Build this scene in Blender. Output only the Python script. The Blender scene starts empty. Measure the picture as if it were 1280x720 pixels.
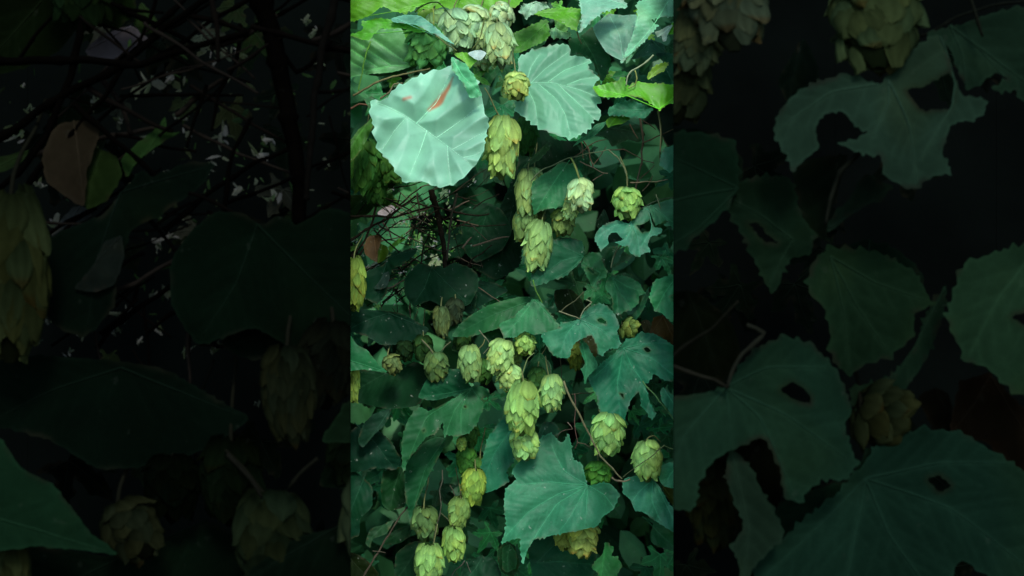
import bpy, bmesh, math, random
import numpy as np
from mathutils import Vector, noise
from mathutils.geometry import delaunay_2d_cdt

scene = bpy.context.scene
COL = scene.collection
K = 0.0007          # metres per photo pixel at one metre
CAMZ = 1.5
GAIN = 0.64         # display colour -> base colour
rnd = random.Random(7)

# ------------------------------------------------------------------ helpers
def lin(c):
    return np.array([((v/255)/12.92 if v/255 <= 0.04045 else ((v/255+0.055)/1.055)**2.4) for v in c])

def at(px, py, Y):
    return Vector(((px-640)*K*Y, Y, CAMZ+(360-py)*K*Y))

def tag(o, label=None, cat=None, group=None, kind=None):
    if label: o['label'] = label
    if cat: o['category'] = cat
    if group: o['group'] = group
    if kind: o['kind'] = kind
    return o

def empty(name, loc):
    o = bpy.data.objects.new(name, None); COL.objects.link(o)
    o.location = loc; o.empty_display_size = .01
    return o

# contexts : the vine in the gap, and enlarged dimmed copies on the two added screens
class Ctx: pass
def ctx(name, mag, sx, sy, dx, dy, y0, dy_layer, rel, dark, mats):
    c = Ctx(); c.name=name; c.mag=mag; c.sx=sx; c.sy=sy; c.dx=dx; c.dy=dy
    c.y0=y0; c.step=dy_layer; c.rel=rel; c.dark=dark; c.mats=mats
    return c

def w3(c, x, y, L, h=0.0):
    """growing-place coordinates -> world; h is relief toward the viewer"""
    Y = c.y0 + c.step*L
    px = c.dx+(x-c.sx)*c.mag; py = c.dy+(y-c.sy)*c.mag
    p = at(px, py, Y)
    p.y -= h*c.mag*c.rel*K*Y
    return p

# ------------------------------------------------------------------ materials
def base_mat(name):
    m = bpy.data.materials.new(name); m.use_nodes = True
    nt = m.node_tree; nt.nodes.clear()
    return m, nt, nt.nodes.new, nt.links.new

def leaf_mat(name, rough=.42, spec=.45, trans=.22, fine=260.0, speck=.35, bump=.25, bd=.0006, tint=(.9,1,1), net=.09):
    m, nt, N, Lk = base_mat(name)
    out = N('ShaderNodeOutputMaterial')
    p = N('ShaderNodeBsdfPrincipled')
    at_ = N('ShaderNodeAttribute'); at_.attribute_name = 'Col'
    tc = N('ShaderNodeTexCoord')
    n1 = N('ShaderNodeTexNoise'); n1.inputs['Scale'].default_value = fine; n1.inputs['Detail'].default_value = 4
    v2 = N('ShaderNodeTexVoronoi'); v2.inputs['Scale'].default_value = fine*1.25; v2.feature='DISTANCE_TO_EDGE'
    n2 = N('ShaderNodeTexNoise'); n2.inputs['Scale'].default_value = fine*.28; n2.inputs['Detail'].default_value = 5
    vo = N('ShaderNodeTexVoronoi'); vo.inputs['Scale'].default_value = fine*.55; vo.feature='DISTANCE_TO_EDGE'
    for n in (n1,n2,vo,v2): Lk(tc.outputs['Object'], n.inputs['Vector'])
    mr = N('ShaderNodeMapRange'); mr.inputs[1].default_value=.3; mr.inputs[2].default_value=.7
    mr.inputs[3].default_value=.86; mr.inputs[4].default_value=1.14
    vr = N('ShaderNodeMapRange'); vr.inputs[1].default_value=0; vr.inputs[2].default_value=.12
    vr.inputs[3].default_value=1+net; vr.inputs[4].default_value=1-net*.25
    Lk(v2.outputs['Distance'], vr.inputs[0])
    n3 = N('ShaderNodeTexNoise'); n3.inputs['Scale'].default_value=fine*.1; n3.inputs['Detail'].default_value=3
    Lk(tc.outputs['Object'], n3.inputs['Vector'])
    r3 = N('ShaderNodeMapRange'); r3.inputs[1].default_value=.3; r3.inputs[2].default_value=.7; r3.inputs[3].default_value=.82; r3.inputs[4].default_value=1.2
    Lk(n3.outputs['Fac'], r3.inputs[0])
    m3 = N('ShaderNodeMath'); m3.operation='MULTIPLY'; Lk(vr.outputs[0], m3.inputs[0]); Lk(r3.outputs[0], m3.inputs[1])
    m4 = N('ShaderNodeMath'); m4.operation='MULTIPLY'; Lk(m3.outputs[0], m4.inputs[0]); Lk(mr.outputs[0], m4.inputs[1])
    Lk(n2.outputs['Fac'], mr.inputs[0])
    mul = N('ShaderNodeVectorMath'); mul.operation='SCALE'
    Lk(at_.outputs['Color'], mul.inputs[0]); Lk(m4.outputs[0], mul.inputs['Scale'])
    # small pale specks
    cr = N('ShaderNodeMapRange'); cr.inputs[1].default_value=.685; cr.inputs[2].default_value=.73
    cr.inputs[3].default_value=0; cr.inputs[4].default_value=speck
    Lk(n1.outputs['Fac'], cr.inputs[0])
    mx = N('ShaderNodeMixRGB'); mx.inputs[2].default_value=(.55,.62,.5,1)
    Lk(cr.outputs[0], mx.inputs[0]); Lk(mul.outputs[0], mx.inputs[1])
    Lk(mx.outputs[0], p.inputs['Base Color'])
    rr = N('ShaderNodeMapRange'); rr.inputs[3].default_value=rough-.1; rr.inputs[4].default_value=rough+.18
    Lk(n2.outputs['Fac'], rr.inputs[0]); Lk(rr.outputs[0], p.inputs['Roughness'])
    bw = N('ShaderNodeRGBToBW'); Lk(at_.outputs['Color'], bw.inputs[0])
    sm = N('ShaderNodeMapRange'); sm.inputs[1].default_value=.01; sm.inputs[2].default_value=.42
    sm.inputs[3].default_value=spec*.06; sm.inputs[4].default_value=spec
    Lk(bw.outputs[0], sm.inputs[0]); Lk(sm.outputs[0], p.inputs['Specular IOR Level'])
    p.inputs['Specular Tint'].default_value=(*tint,1)
    ad = N('ShaderNodeMath'); ad.operation='MULTIPLY_ADD'; ad.inputs[1].default_value=.6
    vm = N('ShaderNodeMath'); vm.operation='MINIMUM'; vm.inputs[1].default_value=.25
    Lk(vo.outputs['Distance'], vm.inputs[0])
    Lk(n2.outputs['Fac'], ad.inputs[0]); Lk(vm.outputs[0], ad.inputs[2])
    b = N('ShaderNodeBump'); b.inputs['Strength'].default_value=bump; b.inputs['Distance'].default_value=bd
    Lk(ad.outputs[0], b.inputs['Height']); Lk(b.outputs[0], p.inputs['Normal'])
    tr = N('ShaderNodeBsdfTranslucent'); Lk(mx.outputs[0], tr.inputs['Color'])
    mix = N('ShaderNodeMixShader'); mix.inputs[0].default_value=trans
    Lk(p.outputs[0], mix.inputs[1]); Lk(tr.outputs[0], mix.inputs[2])
    Lk(mix.outputs[0], out.inputs['Surface'])
    return m

M_LEAF = leaf_mat('leaf_surface', spec=.5, rough=.44, trans=.28, tint=(.92,1,1))
M_PALE = leaf_mat('smooth_leaf_surface', spec=.38, rough=.42, trans=.2, speck=.1, bump=.12, net=.02, fine=150)
M_CONE = leaf_mat('hop_bract', rough=.6, spec=.25, trans=.25, fine=340, speck=.12, bump=.35)
M_WOOD = leaf_mat('twig_bark', rough=.75, spec=.2, trans=0, fine=500, speck=.2, bump=.5)
S_LEAF = leaf_mat('shaded_leaf_surface', rough=.7, spec=.012, trans=.1, fine=110, speck=.004, bump=.2, bd=.0012)
S_CONE = leaf_mat('shaded_hop_bract', rough=.8, spec=.01, trans=.1, fine=120, speck=.002, bump=.25, bd=.0012)
S_WOOD = leaf_mat('shaded_twig_bark', rough=.9, spec=.01, trans=0, fine=170, speck=.002, bump=.4, bd=.0012)

def plain_mat(name, c1, c2, scale, rough=.9, spec=.1, coord='Object'):
    m, nt, N, Lk = base_mat(name)
    out = N('ShaderNodeOutputMaterial'); p = N('ShaderNodeBsdfPrincipled')
    tc = N('ShaderNodeTexCoord'); n = N('ShaderNodeTexNoise')
    n.inputs['Scale'].default_value=scale; n.inputs['Detail'].default_value=8
    Lk(tc.outputs[coord], n.inputs['Vector'])
    cr = N('ShaderNodeValToRGB')
    cr.color_ramp.elements[0].position=.35; cr.color_ramp.elements[0].color=(*c1,1)
    cr.color_ramp.elements[1].position=.68; cr.color_ramp.elements[1].color=(*c2,1)
    Lk(n.outputs['Fac'], cr.inputs[0]); Lk(cr.outputs[0], p.inputs['Base Color'])
    b = N('ShaderNodeBump'); b.inputs['Strength'].default_value=.5; b.inputs['Distance'].default_value=.01
    Lk(n.outputs['Fac'], b.inputs['Height']); Lk(b.outputs[0], p.inputs['Normal'])
    p.inputs['Roughness'].default_value=rough; p.inputs['Specular IOR Level'].default_value=spec
    Lk(p.outputs[0], out.inputs['Surface'])
    return m

MC = dict(leaf=M_LEAF, cone=M_CONE, wood=M_WOOD)
MS = dict(leaf=S_LEAF, cone=S_CONE, wood=S_WOOD)
CEN = ctx('centre', 1, 0, 0, 0, 0, 1.0, .03, .8, 1.0, MC)
LEF = ctx('left', 3.168, 438, 360, 0, 360, .70, .025, .3, 1.0, MS)
RIG = ctx('right', 3.168, 703.8, 360, 842, 360, .70, .025, .3, 1.0, MS)
DARKEN = .072        # dimness of the side copies, multiplied into their base colours

# ------------------------------------------------------------------ mesh output
def finish(name, V, F, C, mat, parent, origin, c, smooth=True):
    """V world verts, C linear colours per vertex. Trim at the screen's edge for the side plants."""
    if len(F) == 0: return None
    V = np.asarray(V, float) - np.array(origin)
    me = bpy.data.meshes.new(name)
    me.from_pydata(V.tolist(), [], [tuple(f) for f in F])
    ca = me.color_attributes.new('Col', 'FLOAT_COLOR', 'POINT')
    C = np.clip(np.asarray(C, float), 0, 1)
    ca.data.foreach_set('color', np.concatenate([C, np.ones((len(C),1))], 1).astype(np.float32).ravel())
    if c is not None and c.name != 'centre':
        seam = 438 if c.name == 'left' else 842
        n = Vector((1, -(seam-640)*K, 0)).normalized()
        sgn = 1 if c.name == 'left' else -1
        co = Vector((0, 0, CAMZ)) - Vector(origin)
        d = (V - np.array(co)) @ np.array(n) * sgn
        if d.min() > 0:
            bpy.data.meshes.remove(me); return None
        if d.max() > 0:
            bm = bmesh.new(); bm.from_mesh(me)
            bmesh.ops.bisect_plane(bm, geom=bm.verts[:]+bm.edges[:]+bm.faces[:], plane_co=co,
                                   plane_no=n*sgn, clear_outer=True)
            if not bm.faces:
                bm.free(); bpy.data.meshes.remove(me); return None
            bm.to_mesh(me); bm.free()
    if smooth: me.polygons.foreach_set('use_smooth', [True]*len(me.polygons))
    me.materials.append(mat)
    o = bpy.data.objects.new(name, me); COL.objects.link(o)
    if parent: o.parent = parent
    else: o.location = origin
    return o

def catmull(P, closed, step):
    P = [np.array(p, float) for p in P]; n = len(P); out = []
    rng = range(n) if closed else range(n-1)
    for i in rng:
        p0 = P[(i-1) % n] if closed or i > 0 else P[i]
        p1 = P[i]; p2 = P[(i+1) % n]
        p3 = P[(i+2) % n] if closed or i+2 < n else P[(i+1) % n]
        k = max(1, int(np.linalg.norm(p2[:2]-p1[:2])/step))
        for j in range(k):
            t = j/k; ten = .24
            m1 = (p2-p0)*ten; m2 = (p3-p1)*ten
            out.append((2*t**3-3*t*t+1)*p1+(t**3-2*t*t+t)*m1+(-2*t**3+3*t*t)*p2+(t**3-t*t)*m2)
    if not closed: out.append(P[-1])
    return np.array(out)

def inside(poly, pts):
    x, y = pts[:,0], pts[:,1]; res = np.zeros(len(pts), bool); n = len(poly)
    for i in range(n):
        x1,y1 = poly[i]; x2,y2 = poly[(i+1)%n]
        if y1 == y2: continue
        cnd = ((y1 > y) != (y2 > y)) & (x < (x2-x1)*(y-y1)/(y2-y1)+x1)
        res ^= cnd
    return res

def segdist(pts, line):
    d = np.full(len(pts), 1e9)
    for a, b in zip(line[:-1], line[1:]):
        a = np.array(a[:2], float); b = np.array(b[:2], float); ab = b-a; L2 = max(ab@ab, 1e-9)
        t = np.clip(((pts-a)@ab)/L2, 0, 1)
        d = np.minimum(d, np.linalg.norm(pts-(a+t[:,None]*ab), axis=1))
    return d

def tube_geo(P, R, sides=7):
    """P (n,3) world, R radii"""
    P = np.array(P, float); n = len(P); V=[]; F=[]
    for i in range(n):
        t = P[min(i+1,n-1)]-P[max(i-1,0)]; t /= max(np.linalg.norm(t), 1e-12)
        u = np.cross(t, (0,1,0)); 
        if np.linalg.norm(u) < 1e-4: u = np.cross(t, (1,0,0))
        u /= np.linalg.norm(u); v = np.cross(t, u)
        for k in range(sides):
            a = 2*math.pi*k/sides
            V.append(P[i]+R[i]*(math.cos(a)*u+math.sin(a)*v))
    for i in range(n-1):
        for k in range(sides):
            F.append((i*sides+k, i*sides+(k+1)%sides, (i+1)*sides+(k+1)%sides, (i+1)*sides+k))
    F.append(tuple(range(sides))[::-1]); F.append(tuple(range((n-1)*sides, n*sides)))
    return V, F

TILES = dict(A=(438,0,6),B=(638,0,6),C=(438,120,6),D=(638,120,6),E=(438,240,6),F=(638,240,6),
             G=(438,360,6),H=(638,360,6),I=(438,480,6),J=(638,480,6),K=(438,600,6),L=(638,600,6),
             RU=(703.2,246.4,6.337),RL=(703.2,360,6.337),LU=(438,246.4,6.337),LL=(438,360,6.337),P=(0,0,1))
def tl(t, pts):
    x0,y0,s = TILES[t]
    return [(x0+p[0]/s, y0+p[1]/s) for p in pts]

ITEMS = []
def LEAF(label, t, pts, c, L=3, base=None, veins=None, holes=(), ser=1.1, tooth=5.0, tilt=(0,.35),
         cup=.25, pleat=.12, wave=.05, stalk=None, spots=(), vcol=.35, only=None, group=None, name='hop_leaf', sec=True, cap=9):
    seed = len(ITEMS)
    ITEMS.append(dict(k='leaf', label=label, pts=tl(t,pts), c=c, L=L, base=tl(t,[base])[0] if base else None,
        veins=[tl(t,v) for v in veins] if veins else None, holes=[tl(t,h) for h in holes], ser=ser, tooth=tooth,
        tilt=tilt, cup=cup, pleat=pleat, wave=wave, stalk=tl(t,stalk) if stalk else None,
        spots=[(tl(t,s[0]), s[1], s[2]) for s in spots], vcol=vcol, seed=seed, only=only, group=group, name=name, sec=sec, cap=cap))
def CONE(label, x, y, w, h, c=(150,172,92), L=2, ang=0, pitch=0, stalk=None, only=None, rows=7):
    ITEMS.append(dict(k='cone', label=label, x=x, y=y, w=w, h=h, c=c, L=L, ang=ang, pitch=pitch, stalk=stalk,
        seed=len(ITEMS), only=only, rows=rows, pts=[(x-w/2,y-h/2),(x+w/2,y+h/2)]))
def TWIG(label, t, pts, w=1.6, c=(90,80,60), L=3, w2=None, only=None, name='twig', cat='twig', group=None):
    ITEMS.append(dict(k='twig', label=label, pts=tl(t,pts), w=w, w2=w2 or w*.7, c=c, L=L, seed=len(ITEMS), only=only, name=name, cat=cat, group=group))

def side_label(c, it, dup):
    l = it['label']
    if c.name == 'left': return 'large dim ' + l + ', on the left dark screen'
    if c.name == 'right': return 'large dim ' + l + ', on the right dark screen'
    return l + (', in the bright middle gap' if dup else '')

def colour(c, rgb):
    v = lin(rgb)*GAIN
    if rgb[1] > rgb[0]*1.25 and max(rgb) < 205: v = v*np.array([.74,1.10,.74])      # leaves: keep them green under the blue sky
    if c.name != 'centre': v = (v*.62+v.mean()*.36)*DARKEN
    return v

# ------------------------------------------------------------------ leaf
def build_leaf(c, it, dup):
    r = random.Random(it['seed']*13+5)
    res = 2.0/c.mag if c.name == 'centre' else 3.0/c.mag
    poly = catmull(it['pts'], True, 1.0/max(1, c.mag*.6))
    # teeth
    if it['ser'] > 0:
        nxt = np.roll(poly,-1,0)-np.roll(poly,1,0); ln = np.linalg.norm(nxt,axis=1)+1e-9
        nrm = np.stack([nxt[:,1], -nxt[:,0]],1)/ln[:,None]
        area = .5*np.sum(poly[:,0]*np.roll(poly[:,1],-1)-np.roll(poly[:,0],-1)*poly[:,1])
        if area < 0: nrm = -nrm
        s = 0; ph = 0; amp = it['ser']; tl_ = it['tooth']; off = np.zeros(len(poly))
        for i in range(len(poly)):
            ph += np.linalg.norm(poly[i]-poly[i-1])/tl_ if i else 0
            if ph >= 1: ph -= 1; amp = it['ser']*r.choice((.3,.5,.8,1.1,1.6)); tl_ = it['tooth']*r.uniform(.55,1.75)
            off[i] = 1.5*amp*((ph/.72)**1.3 if ph < .72 else (1-ph)/.28) - it['ser']*.45
        poly = poly + nrm*off[:,None]
    cen = poly.mean(0); size = max(np.ptp(poly[:,0]), np.ptp(poly[:,1]))
    base = np.array(it['base']) if it['base'] else poly[poly[:,1].argmin()]
    P0 = np.array(it['pts'])
    if it['veins']: veins = [catmull(v, False, 2.0) for v in it['veins']]
    else:
        d = np.linalg.norm(P0-base,axis=1); n=len(P0); tips=[]
        for i in range(n):
            if d[i] >= d[i-1] and d[i] >= d[(i+1)%n] and d[i] > .3*size: tips.append(P0[i])
        tips = sorted(tips, key=lambda q:-np.linalg.norm(q-base))[:5]
        veins = []
        for q in tips:
            q = base+(q-base)*.93; mid = (base+q)/2; pr = np.array([-(q-base)[1],(q-base)[0]])*r.uniform(-.06,.06)
            veins.append(catmull([base, mid+pr, q], False, 2.0))
    # side veins
    secs = []
    if it['sec']:
        for v in veins:
            Lv = np.linalg.norm(v[-1]-v[0])
            if Lv < 14: continue
            nb = max(2, int(Lv/9))
            for j in range(nb):
                f = (j+.8)/(nb+.6); p = v[int(f*(len(v)-1))]; d = (v[-1]-v[0])/Lv
                for sg in (-1,1):
                    a = sg*math.radians(42+r.uniform(-5,5)); dd = np.array([d[0]*math.cos(a)-d[1]*math.sin(a), d[0]*math.sin(a)+d[1]*math.cos(a)])
                    ln = Lv*.42*(1-f*.65); pts = [p+dd*ln*t + d*ln*.12*t*t for t in np.linspace(0,1,5)]
                    secs.append(np.array(pts))
    lo = poly.min(0); hi = poly.max(0)
    gx = np.arange(lo[0], hi[0], res); gy = np.arange(lo[1], hi[1], res*.87)
    G = np.array([(x+(res/2 if j%2 else 0)+r.uniform(-.15,.15)*res, y) for j,y in enumerate(gy) for x in gx]) if len(gx) and len(gy) else np.zeros((0,2))
    rings = [poly]
    for h in it['holes']:
        hp = catmull(h, True, 1.2); hp = hp + np.array([[r.uniform(-.45,.45), r.uniform(-.45,.45)] for _ in hp]); rings.append(hp)
    if len(G):
        G = G[inside(poly, G)]
        G = G[segdist(G, list(poly)+[poly[0]]) > res*.45] if len(G) else G
    verts = []; edges = []
    for ring in rings:
        o = len(verts); n = len(ring)
        verts += [Vector((float(a),float(b))) for a,b in ring]
        edges += [(o+i, o+(i+1)%n) for i in range(n)]
    verts += [Vector((float(a),float(b))) for a,b in G]
    vs, _, fs, _, _, _ = delaunay_2d_cdt(verts, edges, [], 1, 1e-5)
    if not fs: return None
    V2 = np.array([(v.x,v.y) for v in vs]); F = [tuple(f) for f in fs]
    Fa = np.array(F); cc = V2[Fa].mean(1)
    keep = inside(poly, cc)
    for hring in rings[1:]: keep &= ~inside(hring, cc)
    F = [f for f,k in zip(F, keep) if k]
    # relief
    dv = np.full(len(V2), 1e9); 
    for v in veins: dv = np.minimum(dv, segdist(V2, v))
    ds = np.full(len(V2), 1e9)
    for v in secs: ds = np.minimum(ds, segdist(V2, v))
    de = segdist(V2, list(poly)+[poly[0]])
    for hr in rings[1:]: de = np.minimum(de, segdist(V2, list(hr)+[hr[0]]))
    tx, ty = it['tilt']; off = it['seed']*7.31
    rel = V2-cen
    nz = np.array([noise.noise(Vector((p[0]/size*2.6, p[1]/size*2.6, off))) for p in V2])
    nz2 = np.array([noise.noise(Vector((p[0]/size*8, p[1]/size*8, off+3))) for p in V2])
    edge_w = np.exp(-de/(size*.10))
    def relief(V, dv, ds, nz, nz2, ew):
        q = V-cen
        h = tx*q[:,0]+ty*q[:,1] - it['cup']*(q**2).sum(1)/size
        h = h + it['pleat']*np.minimum(dv, it['cap']) *2.2 + .13*np.minimum(ds, 3.5)*2
        h = h + it['wave']*size*nz*1.6 + it['wave']*size*.12*nz2*(1+6*ew)
        return h
    H = relief(V2, dv, ds, nz, nz2, edge_w)
    L = it['L']
    W = np.array([w3(c, p[0], p[1], L, h) for p,h in zip(V2,H)])
    # colours
    col = colour(c, it['c'])*np.array([1+r.uniform(-.10,.28), 1+r.uniform(-.08,.08), 1+r.uniform(-.12,.08)]); CC = np.tile(col, (len(V2),1))
    CC *= (1+.22*nz+.07*nz2)[:,None]
    pale = np.minimum(col*(2.1 if it['vcol'] > 0 else 1.9)+.012*(DARKEN if c.name!='centre' else 1), 1)
    wv = np.exp(-(dv/1.0)**2)*it['vcol']+np.exp(-(ds/.8)**2)*it['vcol']*.42
    CC = CC*(1-wv[:,None])+pale*wv[:,None]
    we = np.exp(-(de/.9)**2)*.30
    CC = CC*(1-we[:,None])+pale*we[:,None]
    for hr in rings[1:]:
        wb = np.exp(-(segdist(V2, list(hr)+[hr[0]])/1.5)**2)*.75
        CC = CC*(1-wb[:,None])+colour(c, (np.array(it['c'])*.45+np.array((120,115,70))*.55))*wb[:,None]
    wt = np.clip(np.exp(-(de/1.4)**2)*(nz2*2.2-.15), 0, .8)       # scorched bits of the margin
    CC = CC*(1-wt[:,None])+colour(c, (np.array(it['c'])*.4+np.array((125,110,70))*.6))*wt[:,None]
    # yellowing toward one random side
    yl = np.clip(nz-.25,0,1)*.5
    CC = CC*(1+np.array([.8,.15,-.5])*yl[:,None])
    for line, rad, sc in it['spots']:
        d = segdist(V2, line if len(line) > 1 else line*2)+nz2*rad*.9
        w = np.clip(1.3-d/rad, 0, 1)*.9; CC = CC*(1-w[:,None])+colour(c, sc)*w[:,None]
    origin = w3(c, base[0], base[1], L)
    root = empty(it['name'], origin)
    lm = M_PALE if it['name'] == 'broad_leaf' and c is CEN else c.mats['leaf']
    b = finish('blade', W, F, CC, lm, root, origin, c)
    if b is None:
        bpy.data.objects.remove(root); return None
    # raised main veins
    VV=[]; FF=[]; 
    for v in veins:
        v = v[inside(poly, v) | (np.arange(len(v)) < 2)]
        for hr in rings[1:]: v = v[~inside(hr, v)]
        if len(v) < 3: continue
        d0 = np.zeros(len(v)); dss = np.full(len(v), 1e9)
        for s_ in secs: dss = np.minimum(dss, segdist(v, s_))
        a = np.array([noise.noise(Vector((p[0]/size*2.6, p[1]/size*2.6, off))) for p in v])
        a2 = np.array([noise.noise(Vector((p[0]/size*8, p[1]/size*8, off+3))) for p in v])
        dee = segdist(v, list(poly)+[poly[0]])
        h = relief(v, d0, dss, a, a2, np.exp(-dee/(size*.1)))
        rad = np.linspace(.75,.22,len(v))*min(1, size/60+.3)*(1 if c.name == 'centre' else .7)
        Pw = [w3(c, p[0], p[1], L, hh+.15) for p,hh in zip(v,h)]
        vv, ff = tube_geo(Pw, rad*K*c.mag*(c.y0+c.step*L), 5)
        o = len(VV); VV += vv; FF += [tuple(i+o for i in f) for f in ff]
    if VV: 
        finish('vein', VV, FF, np.tile(col*.35+pale*.65, (len(VV),1)), c.mats['leaf'], root, origin, c)
    if it['stalk']:
        st = catmull(it['stalk'], False, 3.0)
        Pw = [w3(c, p[0], p[1], L+.25, 0) for p in st]
        vv, ff = tube_geo(Pw, np.linspace(1.1,.8,len(st))*K*c.mag*(c.y0+c.step*L))
        finish('stalk', vv, ff, np.tile(colour(c,(120,125,85)),(len(vv),1)), c.mats['wood'], root, origin, c)
    if it['group']: tag(root, it['label'], 'leaf', it['group'])
    else: tag(root, side_label(c, it, dup), 'leaf', it['group'])
    return root

# ------------------------------------------------------------------ hop cone
def build_cone(c, it, dup):
    r = random.Random(it['seed']*17+3)
    hgt = it['h']*1.04; wid = it['w']*1.12; V=[]; F=[]; C=[]
    col = colour(c, it['c'])*np.array([.90,1.20,1.34] if c.name == 'centre' else [.50,.62,.58])
    def R(s):
        s = min(max(s,0),1)
        return .5*wid*.86*max(.12, math.sin(math.pi*min(1,(.12+.84*s))**.82)**.55*(1-.10*s))
    # core, coloured dark like the shade between bracts
    n1, n2 = 9, 12
    for i in range(n1):
        s = i/(n1-1)
        for k in range(n2):
            a = 2*math.pi*k/n2; q = R(s)*.78*math.sin(math.pi*(.06+.88*s))**.3
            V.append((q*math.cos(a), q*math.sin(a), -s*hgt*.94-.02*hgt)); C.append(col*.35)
    for i in range(n1-1):
        for k in range(n2): F.append((i*n2+k, i*n2+(k+1)%n2, (i+1)*n2+(k+1)%n2, (i+1)*n2+k))
    rows = max(4, round((it['rows']+1)*min(1.25, (hgt/wid)/1.15)))
    nu, nv = 9, 9
    loose = r.uniform(.35,1.15)
    for row in range(rows):
        t0 = -.03+.70*row/(rows-1)
        nb = r.choice((5,6,7)) if row < rows-1 else 4
        ln0 = (.38 if row else .32)*(1-.25*(row/(rows-1))**2)
        for k in range(nb):
            a0 = 2*math.pi*(k+ (.5 if row%2 else 0)+r.uniform(-.16,.16))/nb + row*.21
            curl = r.uniform(-.05,.10)*wid; ph = r.uniform(0,6); brown = r.random() < .16
            ln = ln0*r.uniform(.78,1.25); t1 = t0+r.uniform(-.03,.03)
            W = wid*.5*r.uniform(.50,.76)*(1-.30*row/rows)
            lift = wid*r.uniform(.04,.09); flare = wid*r.uniform(.02,.15)*loose
            shade = r.uniform(.82,1.22); hue = r.uniform(-.14,.14); tw = r.uniform(-.16,.16)
            o = len(V)
            for j in range(nv):
                v = j/(nv-1); s = t1+v*ln
                wv = W*(math.sin(math.pi*min(1,.13+.87*v)**1.0)**.62 if v < 1 else .0)*(1-.16*v)
                if j == nv-1: wv = W*.05
                for i in range(nu):
                    u = -1+2*i/(nu-1)
                    rr = R(min(s,.95))*.80 + lift*math.sin(math.pi*min(1,v*.85+.1)) + flare*v**1.4 - wid*.13*u*u*(1-.5*v)
                    # gentle ribs
                    rr += wid*.006*math.cos(u*9)
                    rr += curl*v**4 + wid*.022*math.sin(u*4+ph)*v + wid*.012*math.sin(u*9+ph*2+v*5)
                    rr = max(rr, wid*.04)
                    a = a0+tw*v+u*wv/max(R(min(max(s,.15),.8)), wid*.25)
                    z = -s*hgt*.97 + abs(u)**2*hgt*.02
                    V.append((rr*math.cos(a), rr*math.sin(a), z))
                    tip = v**3
                    k_ = shade*(.38+.85*min(1,v*1.5))*(1+.13*math.cos(u*12))*(1+.30*(abs(u)>.9)+.25*tip)*1.25  # bract bases darkened in colour, like shade under the overlap
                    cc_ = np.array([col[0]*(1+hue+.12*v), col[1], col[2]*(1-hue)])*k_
                    if brown and v > .8: cc_ = cc_*np.array([1.05,.72,.6])
                    C.append(cc_)
            for j in range(nv-1):
                for i in range(nu-1):
                    F.append((o+j*nu+i, o+j*nu+i+1, o+(j+1)*nu+i+1, o+(j+1)*nu+i))
    V = np.array(V); V[:,2] += hgt*.5
    yaw = r.uniform(0,6.28); ca,sa = math.cos(yaw), math.sin(yaw)
    V = np.stack([V[:,0]*ca-V[:,1]*sa, V[:,0]*sa+V[:,1]*ca, V[:,2]],1)
    p = it['pitch']+r.uniform(-.12,.12); cp,sp = math.cos(p), math.sin(p)      # pitch: tip toward viewer
    V = np.stack([V[:,0], V[:,1]*cp+V[:,2]*sp, -V[:,1]*sp+V[:,2]*cp],1)
    a = it['ang']; ca,sa = math.cos(a), math.sin(a)
    V = np.stack([V[:,0]*ca+V[:,2]*sa, V[:,1], -V[:,0]*sa+V[:,2]*ca],1)
    L = it['L']; W = np.array([w3(c, it['x']+v[0], it['y']-v[2], L, -v[1]) for v in V])
    top = (it['x']+math.sin(a)*hgt*.5, it['y']-math.cos(a)*math.cos(p)*hgt*.5)
    origin = w3(c, top[0], top[1], L)
    root = empty('hop_cone', origin)
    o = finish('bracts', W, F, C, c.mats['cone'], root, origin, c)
    if o is None: bpy.data.objects.remove(root); return None
    dx_ = r.uniform(-9,9); st = it['stalk'] or [(top[0]+dx_*.2, top[1]-8), (top[0]+dx_*.7, top[1]-17), (top[0]+dx_*1.6, top[1]-27), (top[0]+dx_*2.2, top[1]-38)]
    deep = .3 if it['stalk'] else 3.2
    sp_ = catmull([(top[0],top[1]+2)]+list(st), False, 2.0)
    Pw = [w3(c, q[0], q[1], L+deep*(i/len(sp_))**1.5, 0) for i,q in enumerate(sp_)]
    vv, ff = tube_geo(Pw, np.linspace(.95,.7,len(sp_))*K*c.mag*(c.y0+c.step*L))
    finish('stalk', vv, ff, np.tile(colour(c,(120,130,80) if c is CEN else (80,86,58)),(len(vv),1)), c.mats['wood'], root, origin, c)
    tag(root, side_label(c, it, dup), 'hop cone')
    return root

def build_twig(c, it, dup):
    r = random.Random(it['seed']*3+1)
    P = catmull(it['pts'], False, 2.5); n = len(P)
    L = it['L']; off = it['seed']*3.3
    W = []; Rr = []
    for i,q in enumerate(P):
        jx = noise.noise(Vector((i*.22, off, 0)))*1.2; jy = noise.noise(Vector((i*.22, off, 9)))*1.2
        W.append(w3(c, q[0]+jx, q[1]+jy, L, 6*noise.noise(Vector((i*.05, off, 4)))))
        f = i/max(1,n-1); node = 1+.35*(i % 9 == 4)
        Rr.append(.5*(it['w']*(1-f)+it['w2']*f)*node*K*c.mag*(c.y0+c.step*L))
    vv, ff = tube_geo(W, Rr, 7)
    col = colour(c, it['c'])*(1 if c is CEN else .6); C = [col*(1+.35*noise.noise(Vector((k*.11, off, 1)))) for k in range(len(vv))]
    o = finish(it['name'], vv, ff, C, c.mats['wood'], None, W[0], c)
    if o: tag(o, it['label'] if it['group'] else side_label(c, it, dup), it['cat'], it['group'])
    return o

#==SPECS==
PALE=(150,205,180)
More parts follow.
